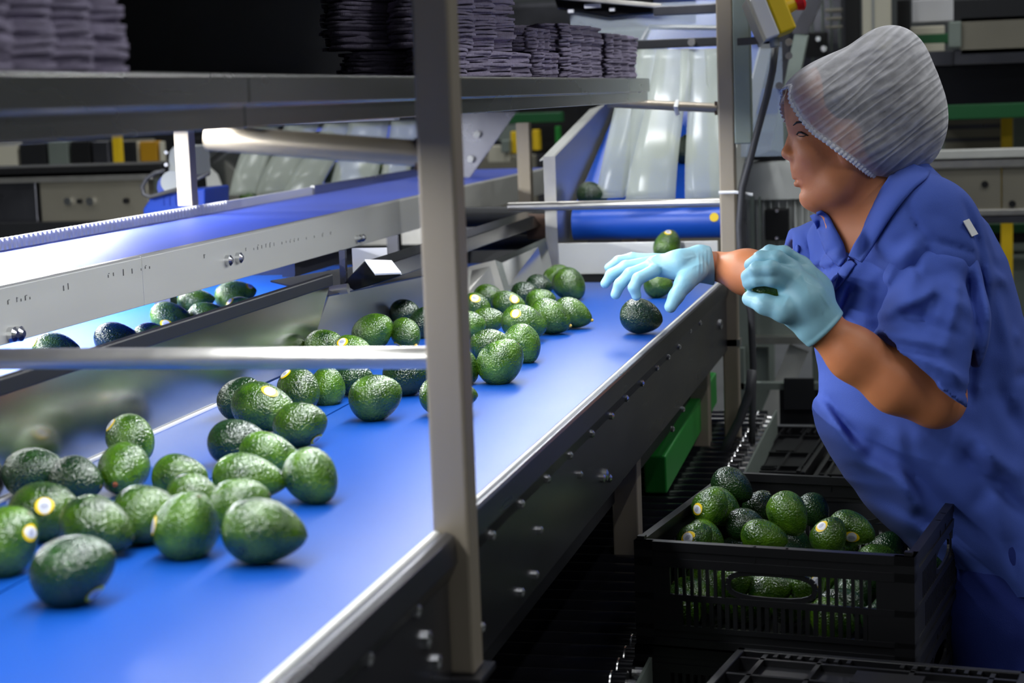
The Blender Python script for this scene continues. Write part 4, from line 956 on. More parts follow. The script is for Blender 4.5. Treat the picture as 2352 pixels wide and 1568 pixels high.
# stands
t = thing('crate_stand', 'low grey steel stand carrying the crates beside the roller track', 'stand')
MB().box((-.50,2.68,.30),(-.04,3.34,.34)).build('top', steel_dark, t)
MB().box((-.44,2.28,.30),(.12,2.68,.34)).build('top', steel_dark, t)
for x,y in ((-.42,2.33),(.08,2.33),(-.42,3.28),(-.08,3.28)):
    if 1: MB().box((x,y,0),(x+.03,y+.03,.30)).build('leg', galv, t)
MB().box((-.445,2.32,.34),(-.25,2.72,.43)).build('block', galv, t, bevel=.003)
m = MB(); m.box((-.22,2.34,.34),(.14,2.54,.493)); o = m.build('carton', dark_m, bevel=.004); tag(o,'dark box under the foreground folded crates','box')
t = thing('pallet', 'low dark pallet under the folded crates behind', 'pallet')
MB().box((a[0]-.05,a[1]-.05,.30),(a[0]+.75,a[1]+.8,.37)).build('deck', dark_m, t)
for x in (a[0],a[0]+.6):
    for yy in (a[1],a[1]+.65): MB().box((x,yy,0),(x+.06,yy+.06,.30)).build('block', dark_m, t)
# rejected avocados in the crate
CA = [(1527,1165,84,80,60,10,(-31,4),'with a sticker on its left, in the back left corner'),(1618,1166,104,88,-30,10,None,'lying slanted in the upper left of the heap'),
(1673,1127,102,80,-30,10,None,'highest of the heap, top centre'),(1515,1226,70,60,40,10,(-20,-8),'smallest, low in the front left corner with a yellow sticker'),(1592,1222,100,78,-40,10,None,'at the front left of the heap'),
(1702,1202,86,78,0,10,None,'darkest in the middle of the heap'),(1744,1164,50,60,60,10,None,'small, behind the middle'),(1756,1232,108,70,-10,10,None,'brownish, front centre'),
(1810,1180,108,90,-60,10,None,'lit yellow-green, right of centre'),(1868,1172,70,70,-60,10,None,'dark brown, behind the yellow-green one'),(1904,1230,90,80,60,10,(-22,-24),'with a yellow and white sticker near the top, front right'),
(1957,1214,108,78,-20,10,(-8,16),'rightmost in the crate, half a yellow sticker on its left'),
(1770,1348,104,72,10,5,None,'seen through the handle hole of the crate'),(1706,1335,60,60,70,5,None,'at the left of the handle hole'),(1832,1340,66,66,60,5,(16,-6),'with a white sticker at the right of the handle hole')]
cen = np.array([-.285,3.0]); placed = []
ux = np.array([math.cos(ca),math.sin(ca)]); uy = np.array([-math.sin(ca),math.cos(ca)]); org = np.array([-.473,2.749])
fill = []
for k,(px,py,Lp,Wp,an,ti,st,lb) in enumerate(CA):
    if k < 12:
        zc = CZ+CH*(.78 if py > 1190 else .74)
        if k == 2: zc = CZ+CH*1.02
        if k in (0,1,8): zc = CZ+CH*.92
        p = at(px,py,Z=zc)
    else:
        p = at(px,py,D=2.84)
    d = np.linalg.norm(p-CAM)
    L,W = Lp*d/F, Wp*d/F; W = min(max(W,.056),.072); L = min(max(L,W*1.15),.092)
    rel = p[:2]-org; a_,b_ = rel@ux, rel@uy
    a_ = min(max(a_,.05),.434-.05); b_ = min(max(b_,.046),.535-.05)
    pp = org+ux*a_+uy*b_; placed.append([np.array([pp[0],pp[1],p[2]]), near_axis(an,ti), L, W, st, 'avocado '+lb, k])
rn = random.Random(5)
for it in range(200):                                                       # settle: push overlapping fruit apart
    for i in range(len(placed)):
        for j in range(i+1,len(placed)):
            v = placed[i][0]-placed[j][0]; n = np.linalg.norm(v); need = (placed[i][3]+placed[j][3])/2*1.0+.002
            if n < need:
                s_ = v/(n+1e-9)*(need-n)*.5*np.array([1,1,.5]); placed[i][0] = placed[i][0]+s_; placed[j][0] = placed[j][0]-s_
    for q in placed:
        rel = q[0][:2]-org; a_ = min(max(rel@ux,.046),.434-.046); b_ = min(max(rel@uy,.046),.535-.05); q[0][:2] = org+ux*a_+uy*b_
for (pp,ax_,L,W,st,lb,k) in placed:
    avocado(pp, ax_, L, W, st, 0, lb, 'avocados in the black crate', dark=(k in (2,5,6,9)), idx=100+k)
base = [q[0] for q in placed]; k = 0                                        # lower layers of the heap
for zc in (CZ+.045, CZ+.098):
    for i in range(5):
        for j in range(7):
            a_ = .055+i*.081+(.02 if zc > CZ+.06 else 0)*(1 if i < 4 else 0); b_ = .052+j*.072
            pp = np.array([*(org+ux*a_+uy*b_), zc])
            if all(np.linalg.norm(pp-q) > .067 for q in base):
                avocado(pp, near_axis(rn.uniform(0,180),0), .078,.064,None,2,'avocado deep in the black crate under the top layer','avocados in the lower layers of the crate',dark=rn.random()<.5,idx=130+k); k += 1; base.append(pp)
# ================================================================== the worker
def pc(px, py, d): return np.array([(px-CX)/F*d, (CY-py)/F*d, -d])          # camera-aligned metric frame used to pose the figure
class Field:
    def __init__(s, lo, hi, h):
        s.lo = np.array(lo,float); s.h = h; s.n = [int(math.ceil((b-a)/h))+1 for a,b in zip(lo,hi)]
        s.ax = [s.lo[i]+np.arange(s.n[i])*h for i in range(3)]
        s.G = np.full(s.n, .5, np.float32)
    def blk(s, lo, hi):
        sl = []
        for i in range(3):
            a = max(0,int((lo[i]-s.lo[i])/s.h)); b = min(s.n[i],int((hi[i]-s.lo[i])/s.h)+2); 
            if b <= a: return None
            sl.append(slice(a,b))
        X = s.ax[0][sl[0]][:,None,None]; Y = s.ax[1][sl[1]][None,:,None]; Z = s.ax[2][sl[2]][None,None,:]
        return tuple(sl),X,Y,Z
    def put(s, f, lo, hi, k=.01, op='u'):
        m = k+.02; r = s.blk(np.array(lo)-m, np.array(hi)+m)
        if r is None: return s
        sl,X,Y,Z = r; d = f(X,Y,Z).astype(np.float32); g = s.G[sl]
        if op == 'u':
            h = np.clip(.5+.5*(g-d)/k,0,1); s.G[sl] = g*(1-h)+d*h-k*h*(1-h)
        elif op == 's':
            d = -d; h = np.clip(.5-.5*(g-d)/k,0,1); s.G[sl] = g*(1-h)+d*h+k*h*(1-h)
        return s
    def cone(s, a, b, ra, rb, k=.01, op='u', sq=None):
        a = np.array(a,float); b = np.array(b,float); ba = b-a; L2 = ba@ba
        def f(X,Y,Z):
            t = np.clip(((X-a[0])*ba[0]+(Y-a[1])*ba[1]+(Z-a[2])*ba[2])/L2,0,1)
            return np.sqrt((X-a[0]-t*ba[0])**2+(Y-a[1]-t*ba[1])**2+(Z-a[2]-t*ba[2])**2)-(ra+(rb-ra)*t)
        r = max(ra,rb); return s.put(f, np.minimum(a,b)-r, np.maximum(a,b)+r, k, op)
    def chain(s, pts, rs, k=.01, op='u'):
        for i in range(len(pts)-1): s.cone(pts[i],pts[i+1],rs[i],rs[i+1],k,op)
        return s
    def ell(s, c, r, k=.01, op='u', rot=0, yaw=0):
        c = np.array(c,float); ca_,sa = math.cos(rot),math.sin(rot); cy,sy = math.cos(yaw),math.sin(yaw)
        def f(X,Y,Z):
            x = X-c[0]; y = Y-c[1]; z = Z-c[2]
            x,z = x*cy+z*sy, -x*sy+z*cy
            x,y = x*ca_+y*sa, -x*sa+y*ca_
            k0 = np.sqrt((x/r[0])**2+(y/r[1])**2+(z/r[2])**2); k1 = np.sqrt((x/r[0]**2)**2+(y/r[1]**2)**2+(z/r[2]**2)**2)+1e-9
            return k0*(k0-1)/k1
        m = max(r); return s.put(f, c-m, c+m, k, op)
    def cut(s, n, d, lo, hi, k=.004):
        """remove the side n.p > d inside a box"""
        n = np.array(n,float); n /= np.linalg.norm(n); r = s.blk(lo,hi); sl,X,Y,Z = r
        p = (X*n[0]+Y*n[1]+Z*n[2]-d).astype(np.float32); g = s.G[sl]; h = np.clip(.5-.5*(g-p)/k,0,1); s.G[sl] = g*(1-h)+p*h+k*h*(1-h)
        return s
    def ridge(s, p0, p1, w, amp, z0=-9, z1=9):
        """fold: raise (amp>0) or sink the surface along a line seen in the frame's x,y plane, tapered at its ends"""
        a = np.array(p0[:2]); b = np.array(p1[:2]); ba = b-a; L2 = ba@ba
        lo = [min(a[0],b[0])-3*w,min(a[1],b[1])-3*w,max(z0,s.lo[2])]; hi = [max(a[0],b[0])+3*w,max(a[1],b[1])+3*w,min(z1,s.lo[2]+s.h*s.n[2])]
        r = s.blk(lo,hi)
        if r is None: return s
        sl,X,Y,Z = r
        t = ((X-a[0])*ba[0]+(Y-a[1])*ba[1])/L2; tc = np.clip(t,0,1)
        d2 = (X-a[0]-tc*ba[0])**2+(Y-a[1]-tc*ba[1])**2
        s.G[sl] -= (amp*np.exp(-d2/(w*w))*(.25+.75*np.sin(np.clip(tc,0,1)*PI))).astype(np.float32)+0*Z.astype(np.float32)
        return s
    def mesh(s, smooth=1):
        G = s.G; ins = G < 0; n = s.n
        cs = [ins[i:n[0]-1+i, j:n[1]-1+j, k:n[2]-1+k] for i in (0,1) for j in (0,1) for k in (0,1)]
        cnt = sum(c.astype(np.int8) for c in cs); act = (cnt > 0)&(cnt < 8)
        idx = np.argwhere(act); I = -np.ones(act.shape,np.int64); I[act] = np.arange(len(idx))
        acc = np.zeros((len(idx),3)); num = np.zeros(len(idx))
        corners = [(i,j,k) for i in (0,1) for j in (0,1) for k in (0,1)]
        vals = {c: G[idx[:,0]+c[0],idx[:,1]+c[1],idx[:,2]+c[2]].astype(float) for c in corners}
        for c in corners:
            for a in range(3):
                if c[a] == 0:
                    e = list(c); e[a] = 1; e = tuple(e); va,vb = vals[c],vals[e]; m = (va < 0) != (vb < 0)
                    t = np.where(m, va/np.where(m,va-vb,1), 0); p = np.array(c,float)[None,:].repeat(len(idx),0); p[:,a] += t
                    acc[m] += p[m]; num[m] += 1
        V = s.lo+(idx+acc/num[:,None])*s.h; Fs = []
        for a in range(3):
            b,c = (a+1)%3,(a+2)%3
            sl0 = [slice(1,-1)]*3; sl1 = [slice(1,-1)]*3; sl0[a] = slice(0,-1); sl1[a] = slice(1,None)
            A = ins[tuple(sl0)]; B = ins[tuple(sl1)]; e = np.argwhere(A != B)
            if not len(e): continue
            off = np.array([1,1,1]); off[a] = 0; e2 = e+off; flip = A[tuple(e.T)]
            def ci(db,dc):
                q = e2.copy(); q[:,b] += db; q[:,c] += dc; return I[q[:,0],q[:,1],q[:,2]]
            q = np.stack([ci(-1,-1),ci(0,-1),ci(0,0),ci(-1,0)],1); q[~flip] = q[~flip][:,::-1]; Fs.append(q)
        Fq = np.concatenate(Fs); Fq = Fq[(Fq >= 0).all(1)]
        for _ in range(smooth):                                             # light Laplacian pass
            S = np.zeros_like(V); N = np.zeros(len(V))
            for i in range(4):
                u,w_ = Fq[:,i],Fq[:,(i+1)%4]
                np.add.at(S,u,V[w_]); np.add.at(N,u,1); np.add.at(S,w_,V[u]); np.add.at(N,w_,1)
            V = V*.5+.5*S/np.maximum(N,1)[:,None]
        return V, Fq
def to_world(V): return V@R.T+CAM
def field_obj(name, fld, m, parent, smooth=1):
    V,Q = fld.mesh(smooth); return raw(name, to_world(V), Q, m, parent)

worker = thing('person', 'person in blue smock, white hair net and light blue gloves reaching over the belt', 'person')
HD = 3.15
# ---- hands: joints shared by the hand inside and the glove around it
def right_hand(f, g, k=.006):
    w0 = pc(1652,612,3.62); w1 = pc(1612,608,3.60)
    f.chain([w0,w1],[.029+g,.031+g],k)
    pal = [pc(1604,600,3.59),pc(1560,608,3.57),pc(1505,611,3.58)]
    f.chain(pal,[.030+g,.026+g,.019+g],.014); 
    f.chain([pc(1600,612,3.62),pc(1555,610,3.63),pc(1502,603,3.64)],[.026+g,.023+g,.017+g],.014)
    fin = [([(1502,622,3.555),(1466,640,3.54),(1456,660,3.54),(1462,679,3.545)],.0102),
           ([(1497,611,3.58),(1447,629,3.575),(1424,652,3.575),(1414,676,3.58)],.0105),
           ([(1496,602,3.61),(1436,612,3.61),(1404,630,3.61),(1390,651,3.615)],.0100),
           ([(1500,596,3.635),(1452,592,3.645),(1420,599,3.645),(1398,614,3.645)],.0090)]
    for pts,r in fin: f.chain([pc(*p) for p in pts],[r*1.12+g,r+g,r*.93+g,r*.80+g],.005)
    f.chain([pc(1598,622,3.56),pc(1572,650,3.535),pc(1553,680,3.525),pc(1540,704,3.52)],[.022+g,.0165+g,.0125+g,.0105+g],.008)
def left_hand(f, g):
    f.chain([pc(1912,772,2.93),pc(1880,742,2.925)],[.031+g,.031+g],.01)
    f.chain([pc(1876,738,2.925),pc(1848,690,2.915),pc(1815,640,2.92)],[.032+g,.033+g,.024+g],.018)
    f.chain([pc(1868,742,2.95),pc(1830,705,2.955),pc(1800,668,2.965)],[.028+g,.028+g,.020+g],.018)
    f.chain([pc(1880,720,2.93),pc(1868,670,2.95),pc(1838,618,2.96)],[.028+g,.027+g,.020+g],.018)
    fin = [([(1812,655,2.915),(1775,641,2.892),(1742,640,2.90),(1719,650,2.925)],.0100),
           ([(1812,634,2.905),(1772,616,2.885),(1738,618,2.895),(1716,634,2.925)],.0104),
           ([(1822,616,2.925),(1785,592,2.91),(1748,592,2.92),(1723,608,2.95)],.0100),
           ([(1838,604,2.955),(1802,580,2.945),(1768,577,2.955),(1742,590,2.98)],.0090)]
    for pts,r in fin: f.chain([pc(*p) for p in pts],[r*1.2+g,r*1.05+g,r*.97+g,r*.85+g],.005)
    f.chain([pc(1838,722,2.93),pc(1800,712,2.90),pc(1757,699,2.905),pc(1722,686,2.935)],[.024+g,.017+g,.0135+g,.0110+g],.010)
# ---- body: one continuous surface
lo = np.array([pc(1362,0,3.75)[0], -.50, -3.72]); hi = np.array([pc(2400,0,3.2)[0], .54, -2.86])
B_ = Field(lo, hi, .0030)
S_ = HD/F
B_.ell(pc(1952,258,HD),(.101,.098,.074),.03,rot=.25)
B_.ell(pc(1915,330,HD),(.072,.086,.058),.03,rot=-.15)
B_.ell(pc(1905,400,HD),(.052,.050,.048),.03,rot=-.3)
for dz in (.036,-.036):
    B_.chain([pc(1955,375,HD-dz*1.2),pc(1925,425,HD-dz),pc(1880,455,HD-dz*.35)],[.026,.024,.018],.022)
    B_.ell(pc(1868,350,HD-dz*.95),(.024,.022,.018),.02)
    B_.ell(pc(1848,306,HD-dz*.85),(.014,.010,.012),.008,'s')              # eye sockets
    B_.ell(pc(1851,304,HD-dz*.88),(.0120,.0075,.012),.003); B_.ell(pc(1851,314,HD-dz*.88),(.0115,.0060,.0115),.003)
    B_.chain([pc(1828,289,HD-dz*.25),pc(1834,285,HD-dz*.6),pc(1850,289,HD-dz*.95)],[.009,.0085,.008],.012)
    B_.ell(pc(1822,360,HD-dz*.30),(.0095,.0080,.0080),.006)                # nostril wings
    B_.ell(pc(1948,330,HD-dz*2.02),(.022,.031,.008),.008,rot=.15)
    B_.ell(pc(1944,328,HD-dz*2.25),(.012,.019,.006),.004,'s',rot=.15)
B_.ell(pc(1843,268,HD),(.020,.034,.046),.02); B_.ell(pc(1845,225,HD),(.026,.034,.050),.03)
B_.chain([pc(1836,298,HD),pc(1821,324,HD),pc(1807,350,HD)],[.0080,.0088,.0095],.008)
B_.ell(pc(1811,355,HD),(.0105,.0088,.0100),.005)
B_.ell(pc(1846,385,HD),(.020,.020,.026),.014)
B_.chain([pc(1842,408,HD-.019),pc(1829,404,HD),pc(1842,408,HD+.019)],[.004,.0070,.004],.004)
B_.chain([pc(1848,420,HD-.017),pc(1834,421,HD),pc(1848,420,HD+.017)],[.004,.0078,.004],.004)
B_.chain([pc(1838,413,HD-.022),pc(1826,413,HD),pc(1838,413,HD+.022)],[.0012,.0022,.0012],.002,'s')
B_.ell(pc(1838,440,HD),(.008,.007,.016),.008,'s')
B_.ell(pc(1866,455,HD),(.022,.019,.020),.014)
B_.cone(pc(1975,385,HD+.02),pc(2010,560,HD+.03),.056,.068,.03)             # neck
B_.cone(pc(1925,430,HD),pc(1965,560,HD+.02),.026,.034,.04)
B_.chain([pc(2060,560,3.18),pc(2100,800,3.2),pc(2180,1080,3.2),pc(2260,1240,3.2)],[.095,.10,.095,.085],.05)
B_.chain([pc(2030,540,3.16),pc(2140,560,3.02)],[.055,.048],.03); B_.chain([pc(2000,560,3.2),pc(1955,570,3.32)],[.038,.032],.03)
B_.chain([pc(2140,560,3.02),pc(2150,760,2.96),pc(2150,915,2.94)],[.052,.047,.042],.02)
B_.chain([pc(2150,915,2.94),pc(2060,880,2.93),pc(1960,812,2.93),pc(1905,766,2.93)],[.042,.044,.0385,.0290],.03)
B_.chain([pc(1955,570,3.32),pc(1870,600,3.42),pc(1780,640,3.50)],[.032,.036,.043],.02)
B_.chain([pc(1780,640,3.50),pc(1715,625,3.56),pc(1650,612,3.62)],[.045,.042,.029],.02)
right_hand(B_,-.0015); left_hand(B_,-.0015)
body = field_obj('body', B_, skin_m, worker, 1)
# ---- eyes, brows
for dz in (.031,-.031):
    c = to_world(pc(1850,308,HD-dz*.95)); ctr = Vector(c)
    o = MB(); n_ = 16; vs = []; fs = []
    for i in range(9):
        for j in range(n_):
            a = PI*i/8; p = 2*PI*j/n_; vs.append((c[0]+.0098*math.sin(a)*math.cos(p),c[1]+.0098*math.sin(a)*math.sin(p),c[2]+.0098*math.cos(a)))
    for i in range(8):
        for j in range(n_): fs.append((i*n_+j,(i+1)*n_+j,(i+1)*n_+(j+1)%n_,i*n_+(j+1)%n_))
    o.add(vs,fs); e = o.build('eye', eye_m, worker, smooth=True)
    q = to_world(pc(1837,311,HD-dz*1.08)); q = c+(q-c)/np.linalg.norm(q-c)*.0098; o = MB(); o.cyl(c+(q-c)*.8,c+(q-c)*1.02,.0056,.0050,n=14); o.build('iris', iris_m, e)
    o = MB(); o.tube([to_world(pc(x,y,HD-dz*k)) for x,y,k in ((1824,283,.55),(1832,278,.85),(1846,279,1.2),(1857,284,1.4))],[.002,.0032,.003,.0015],8); o.build('eyebrow', hair_m, worker)
    o = MB(); o.tube([to_world(pc(x,y,HD-dz*k)) for x,y,k in ((1830,309,.80),(1838,305,1.15),(1850,307,1.35))],[.0022,.0028,.0018],6); o.build('eyelashes', hair_m, worker)
from mathutils.bvhtree import BVHTree
btree = BVHTree.FromPolygons([v.co.copy() for v in body.data.vertices],[tuple(p.vertices) for p in body.data.polygons])
def onface(px,py,off=.0012):
    q = to_world(pc(px,py,3.0)); d = q-CAM; d /= np.linalg.norm(d); h = btree.ray_cast(Vector(CAM),Vector(d))
    return np.array(h[0])-d*off if h[0] is not None else to_world(pc(px,py,HD))
o = MB(); o.tube([onface(x,y) for x,y in ((1829,309),(1834,304),(1841,304),(1849,308),(1856,312))],[.0008,.0016,.0018,.0014,.0006],8); o.build('eyelashes', hair_m, worker, smooth=True)
o = MB(); o.tube([onface(x,y) for x,y in ((1831,311),(1837,313),(1845,313),(1851,311))],[.0003,.0008,.0008,.0003],8); o.build('eyelid_line', iris_m, worker, smooth=True)
o = MB(); o.tube([onface(x,y) for x,y in ((1822,288),(1830,281),(1842,280),(1854,286))],[.0008,.0018,.0018,.0006],8); o.build('eyebrow', hair_m, worker, smooth=True)
# ---- hair under the net
H_ = Field(pc(1780,460,3.3)-.02, np.array([pc(2200,60,3.0)[0],pc(2200,60,3.3)[1],-2.95]), .004)
H_.ell(pc(1968,247,HD),(.104,.100,.082),.03,rot=.3); H_.ell(pc(2075,240,HD),(.062,.085,.062),.04,rot=.2)
H_.chain([pc(2010,330,HD),pc(2035,400,HD+.02),pc(2040,430,HD+.03)],[.075,.050,.040],.03)
H_.ell(pc(2105,310,HD),(.038,.045,.045),.03)
n_ = np.array([-.62,-.78,0.]); n_ /= np.linalg.norm(n_); p0 = pc(1862,270,HD)
H_.cut(n_, n_@p0, H_.lo, H_.lo+np.array(H_.n)*H_.h, .01)
H_.ell(pc(1948,330,HD-.075),(.030,.040,.03),.01,'s'); H_.ell(pc(1948,330,HD+.075),(.030,.040,.03),.01,'s')
field_obj('hair', H_, hair_m, worker, 1)
# ---- hair net: thin gauze shell, open towards the face, with an elastic frill
N_ = Field(np.array([pc(1770,0,HD)[0],pc(0,450,HD)[1],-HD-.16]), np.array([pc(2200,0,HD)[0],pc(0,50,HD)[1],-HD+.16]), .0042)
N_.ell(pc(1950,262,HD),(.106,.108,.094),.03,rot=.3)
N_.ell(pc(2050,205,HD),(.074,.098,.088),.05,rot=.25); N_.ell(pc(2050,135,HD),(.034,.040,.045),.06)
N_.ell(pc(2085,290,HD),(.063,.076,.078),.05); N_.ell(pc(2020,350,HD),(.066,.042,.070),.04)
N_.chain([pc(1850,228,HD-.045),pc(1850,228,HD+.045)],[.031,.031],.05); N_.ell(pc(1925,343,HD),(.066,.056,.090),.03)
rn = random.Random(11)
for k in range(16):                                                        # gathered pleats sweeping back from the forehead edge to the crown
    u = k/15; a0 = (1812+150*u+rn.uniform(-6,6), 190+185*u+rn.uniform(-6,6)); a1 = (2035+65*u+rn.uniform(-8,8), 100+190*u)
    m_ = ((a0[0]+a1[0])/2+rn.uniform(-6,6),(a0[1]+a1[1])/2-12+rn.uniform(-6,6))
    for q0,q1 in ((a0,m_),(m_,a1)): N_.ridge(pc(*q0,HD),pc(*q1,HD),.0050,rn.uniform(.0012,.0032))
for k in range(7): N_.ridge(pc(2075+k*11,110+k*10,HD),pc(2095+k*9,370,HD),.004,.0025)
V,Q_ = N_.mesh(1)
ap = pc(1806,212,HD); bp = pc(2046,404,HD); ed = bp-ap; ed /= np.linalg.norm(ed); nn = np.array([ed[1],-ed[0],0]); 
if nn[0] > 0: nn = -nn
rel = V-ap; side = rel@nn; along = rel@ed/np.linalg.norm(bp-ap)
lim = .041*np.sin(np.clip(along,0,1)*PI)**.38                                   # the rim bows below the cheek line
keepv = side < lim
keep = keepv[Q_].all(1); Qk = Q_[keep]
used_ = np.unique(Qk); mp_ = -np.ones(len(V),int); mp_[used_] = np.arange(len(used_)); Vk = V[used_]; Qk = mp_[Qk]
net = raw('hair_net', to_world(Vk), Qk, net_m, worker)
uvl = net.data.uv_layers.new(name='UVMap')                                 # u across the pleats, v along them
sw = np.array([.80,.60,0]); ac = np.array([-.60,.80,0]); uvs = np.stack([(Vk-ap)@ac*5.0,(Vk-ap)@sw*.8],1)
li = np.empty(len(net.data.loops),np.int32); net.data.loops.foreach_get('vertex_index',li); uvl.data.foreach_set('uv',uvs[li].astype(np.float32).ravel())
ec = {}                                                                     # boundary loop -> frill
for f_ in Qk:
    for i in range(4):
        e = (int(f_[i]),int(f_[(i+1)%4])); ec.setdefault((min(e),max(e)),0); ec[(min(e),max(e))] += 1
be = [e for e,c in ec.items() if c == 1]; adj = {}
for a,b2 in be: adj.setdefault(a,[]).append(b2); adj.setdefault(b2,[]).append(a)
loops = []; seen = set()
for st_ in adj:
    if st_ in seen: continue
    L_ = [st_]; seen.add(st_)
    while True:
        nx = [q for q in adj[L_[-1]] if q not in seen]
        if not nx: break
        L_.append(nx[0]); seen.add(nx[0])
    loops.append(L_)
L_ = max(loops,key=len); P_ = Vk[L_]
for _ in range(10): P_ = (np.roll(P_,1,0)+P_+np.roll(P_,-1,0))/3
cl_ = np.concatenate([P_,P_[:1]]); sl_ = np.concatenate([[0],np.cumsum(np.linalg.norm(np.diff(cl_,axis=0),axis=1))]); NS = 520
PP = np.stack([np.interp(np.linspace(0,sl_[-1],NS,endpoint=False),sl_,cl_[:,i]) for i in range(3)],1)
cen_ = PP.mean(0); vs = []; rows = 7
for i in range(NS):
    out = PP[i]-cen_; out -= nn*(out@nn); out /= np.linalg.norm(out); w = math.sin(i*2*PI/NS*95+.8*math.sin(i*.13))
    for r_ in range(rows):
        q = r_/(rows-1); vs.append(PP[i]-nn*(.006-.010*q)+out*(-.001+.0020*w*(.3+.7*q)+.002*math.sin(q*PI))+nn*.0014*w*q)
fs = [(i*rows+r_,((i+1)%NS)*rows+r_,((i+1)%NS)*rows+r_+1,i*rows+r_+1) for i in range(NS) for r_ in range(rows-1)]
fr = raw('elastic_frill', to_world(np.array(vs)), fs, frill_m, net); so = fr.modifiers.new('thickness','SOLIDIFY'); so.thickness = .0012
# ---- gloves
def glove(fn, lo, hi, cuff_n, cuff_p):
    G_ = Field(lo,hi,.0021); fn(G_)
    n = np.array(cuff_n,float); n /= np.linalg.norm(n)
    return G_, n, np.array(cuff_p)
rn = random.Random(4)
G_ = Field(pc(1365,735,3.66)-np.array([.01,.01,.05]), pc(1665,560,3.5)+np.array([.02,.02,.06]), .0021)
right_hand(G_,.0016)
G_.chain([pc(1612,606,3.60),pc(1650,612,3.615)],[.034,.0385],.01)
for k in range(4): G_.ridge(pc(1600+k*9,575,3.6),pc(1596+k*9,640,3.6),.0022,.0016)
for k in range(6):
    x = 1480+rn.uniform(-20,120); y = 600+rn.uniform(-10,25); G_.ridge(pc(x,y,3.6),pc(x+rn.uniform(15,35),y+rn.uniform(-18,18),3.6),.002,.0015)
e = pc(1636,600,3.6); nrm = np.array([1,.12,0.]); nrm /= np.linalg.norm(nrm)
G_.cut(nrm, nrm@e, G_.lo, G_.lo+np.array(G_.n)*G_.h, .003)
gl = field_obj('glove', G_, glove_m, worker, 1); gl['label'] = 'outstretched light blue glove over the belt'
G_ = Field(pc(1695,815,3.0)-np.array([.01,.01,.05]), pc(1955,560,2.85)+np.array([.02,.02,.07]), .0021)
left_hand(G_,.0016)
G_.chain([pc(1880,742,2.925),pc(1912,772,2.93)],[.0345,.0375],.01)
for k in range(5): G_.ridge(pc(1850+k*9,795-k*2,2.93),pc(1925+k*5,722-k*1,2.93),.0022,.0016)
for k in range(9):
    x = 1840+rn.uniform(-40,40); y = 660+rn.uniform(-50,60); G_.ridge(pc(x,y,2.93),pc(x+rn.uniform(-30,30),y+rn.uniform(10,40),2.93),.002,.0015)
e = pc(1898,758,2.93); nrm = np.array([.72,-.69,0.]); nrm /= np.linalg.norm(nrm)
G_.cut(nrm, nrm@e, G_.lo, G_.lo+np.array(G_.n)*G_.h, .003)
gl = field_obj('glove', G_, glove_m, worker, 1); gl['label'] = 'curled light blue glove gripping an avocado'
p = to_world(pc(1765,660,2.952)); avocado(p, R@np.array([.8,-.2,.3]), .078,.062,None,1,'avocado gripped in the curled light blue glove nearest the camera','avocados in hand',idx=60)

# ---- smock
S2 = Field(np.array([pc(1760,0,3.5)[0],pc(0,1345,3.2)[1],-3.66]), np.array([pc(2470,0,3.2)[0]+.03,pc(0,370,3.2)[1],-2.80]), .0055)
sl_y = [372,400,430,470,520,600,700,800,900,1000,1100,1200,1290,1360]
sl_l = [2085,2068,2045,2005,1945,1890,1872,1874,1882,1900,1945,2035,2120,2190]
sl_r = [2105,2130,2165,2215,2258,2300,2330,2350,2368,2392,2408,2420,2428,2430]
sl_b = [.045,.062,.082,.118,.160,.182,.180,.180,.185,.190,.190,.185,.175,.170]
d_t = 3.19
ys = np.array([pc(0,y,d_t)[1] for y in sl_y])[::-1]; xl = np.array([pc(x,0,d_t)[0] for x in sl_l])[::-1]; xrr = np.array([pc(x,0,d_t)[0] for x in sl_r])[::-1]; bb = np.array(sl_b)[::-1]
def torso(X,Y,Z):
    yl = np.interp(Y,ys,xl); yr = np.interp(Y,ys,xrr); b_ = np.interp(Y,ys,bb); a_ = (yr-yl)/2; c_ = (yr+yl)/2
    k0 = ((np.abs((X-c_)/a_))**2.3+(np.abs((Z+d_t)/b_))**2.3)**(1/2.3)
    d = (k0-1)*np.minimum(a_,b_)*.92
    return np.maximum(d, Y-pc(0,372,d_t)[1])
S2.put(torso,S2.lo,S2.lo+np.array(S2.n)*S2.h,.01)
S2.chain([pc(2070,470,3.15),pc(2130,520,3.04),pc(2150,590,3.02)],[.062,.070,.070],.05)
S2.chain([pc(1995,500,3.22),pc(1960,540,3.32),pc(1915,575,3.38)],[.05,.062,.060],.04)
SL = Field(np.array([pc(1950,0,3)[0],pc(0,1010,3)[1],-3.07]), np.array([pc(2290,0,2.9)[0],pc(0,440,2.9)[1],-2.80]), .0045)   # near sleeve
SL.chain([pc(2125,540,3.06),pc(2148,630,3.01),pc(2142,760,2.955),pc(2118,905,2.93)],[.045,.060,.074,.086],.04)
a_ = pc(1985,750,2.93); b_ = pc(2208,942,2.93); dv = b_-a_; nrm = np.array([dv[1],-dv[0],0.]); nrm /= np.linalg.norm(nrm)
if nrm[1] > 0: nrm = -nrm
SL.cut(nrm, nrm@a_, SL.lo, SL.lo+np.array(SL.n)*SL.h, .002)
SR = Field(np.array([pc(1770,0,3.5)[0],pc(0,700,3.5)[1],-3.60]), np.array([pc(1990,0,3.3)[0],pc(0,480,3.3)[1],-3.28]), .0045)  # far sleeve
SR.chain([pc(1950,545,3.36),pc(1905,580,3.40),pc(1835,600,3.46)],[.05,.060,.064],.03)
nr2 = np.array([-1,.12,0.]); nr2 /= np.linalg.norm(nr2); e2 = pc(1806,590,3.46)
SR.cut(nr2, nr2@e2, SR.lo, SR.lo+np.array(SR.n)*SR.h, .002)
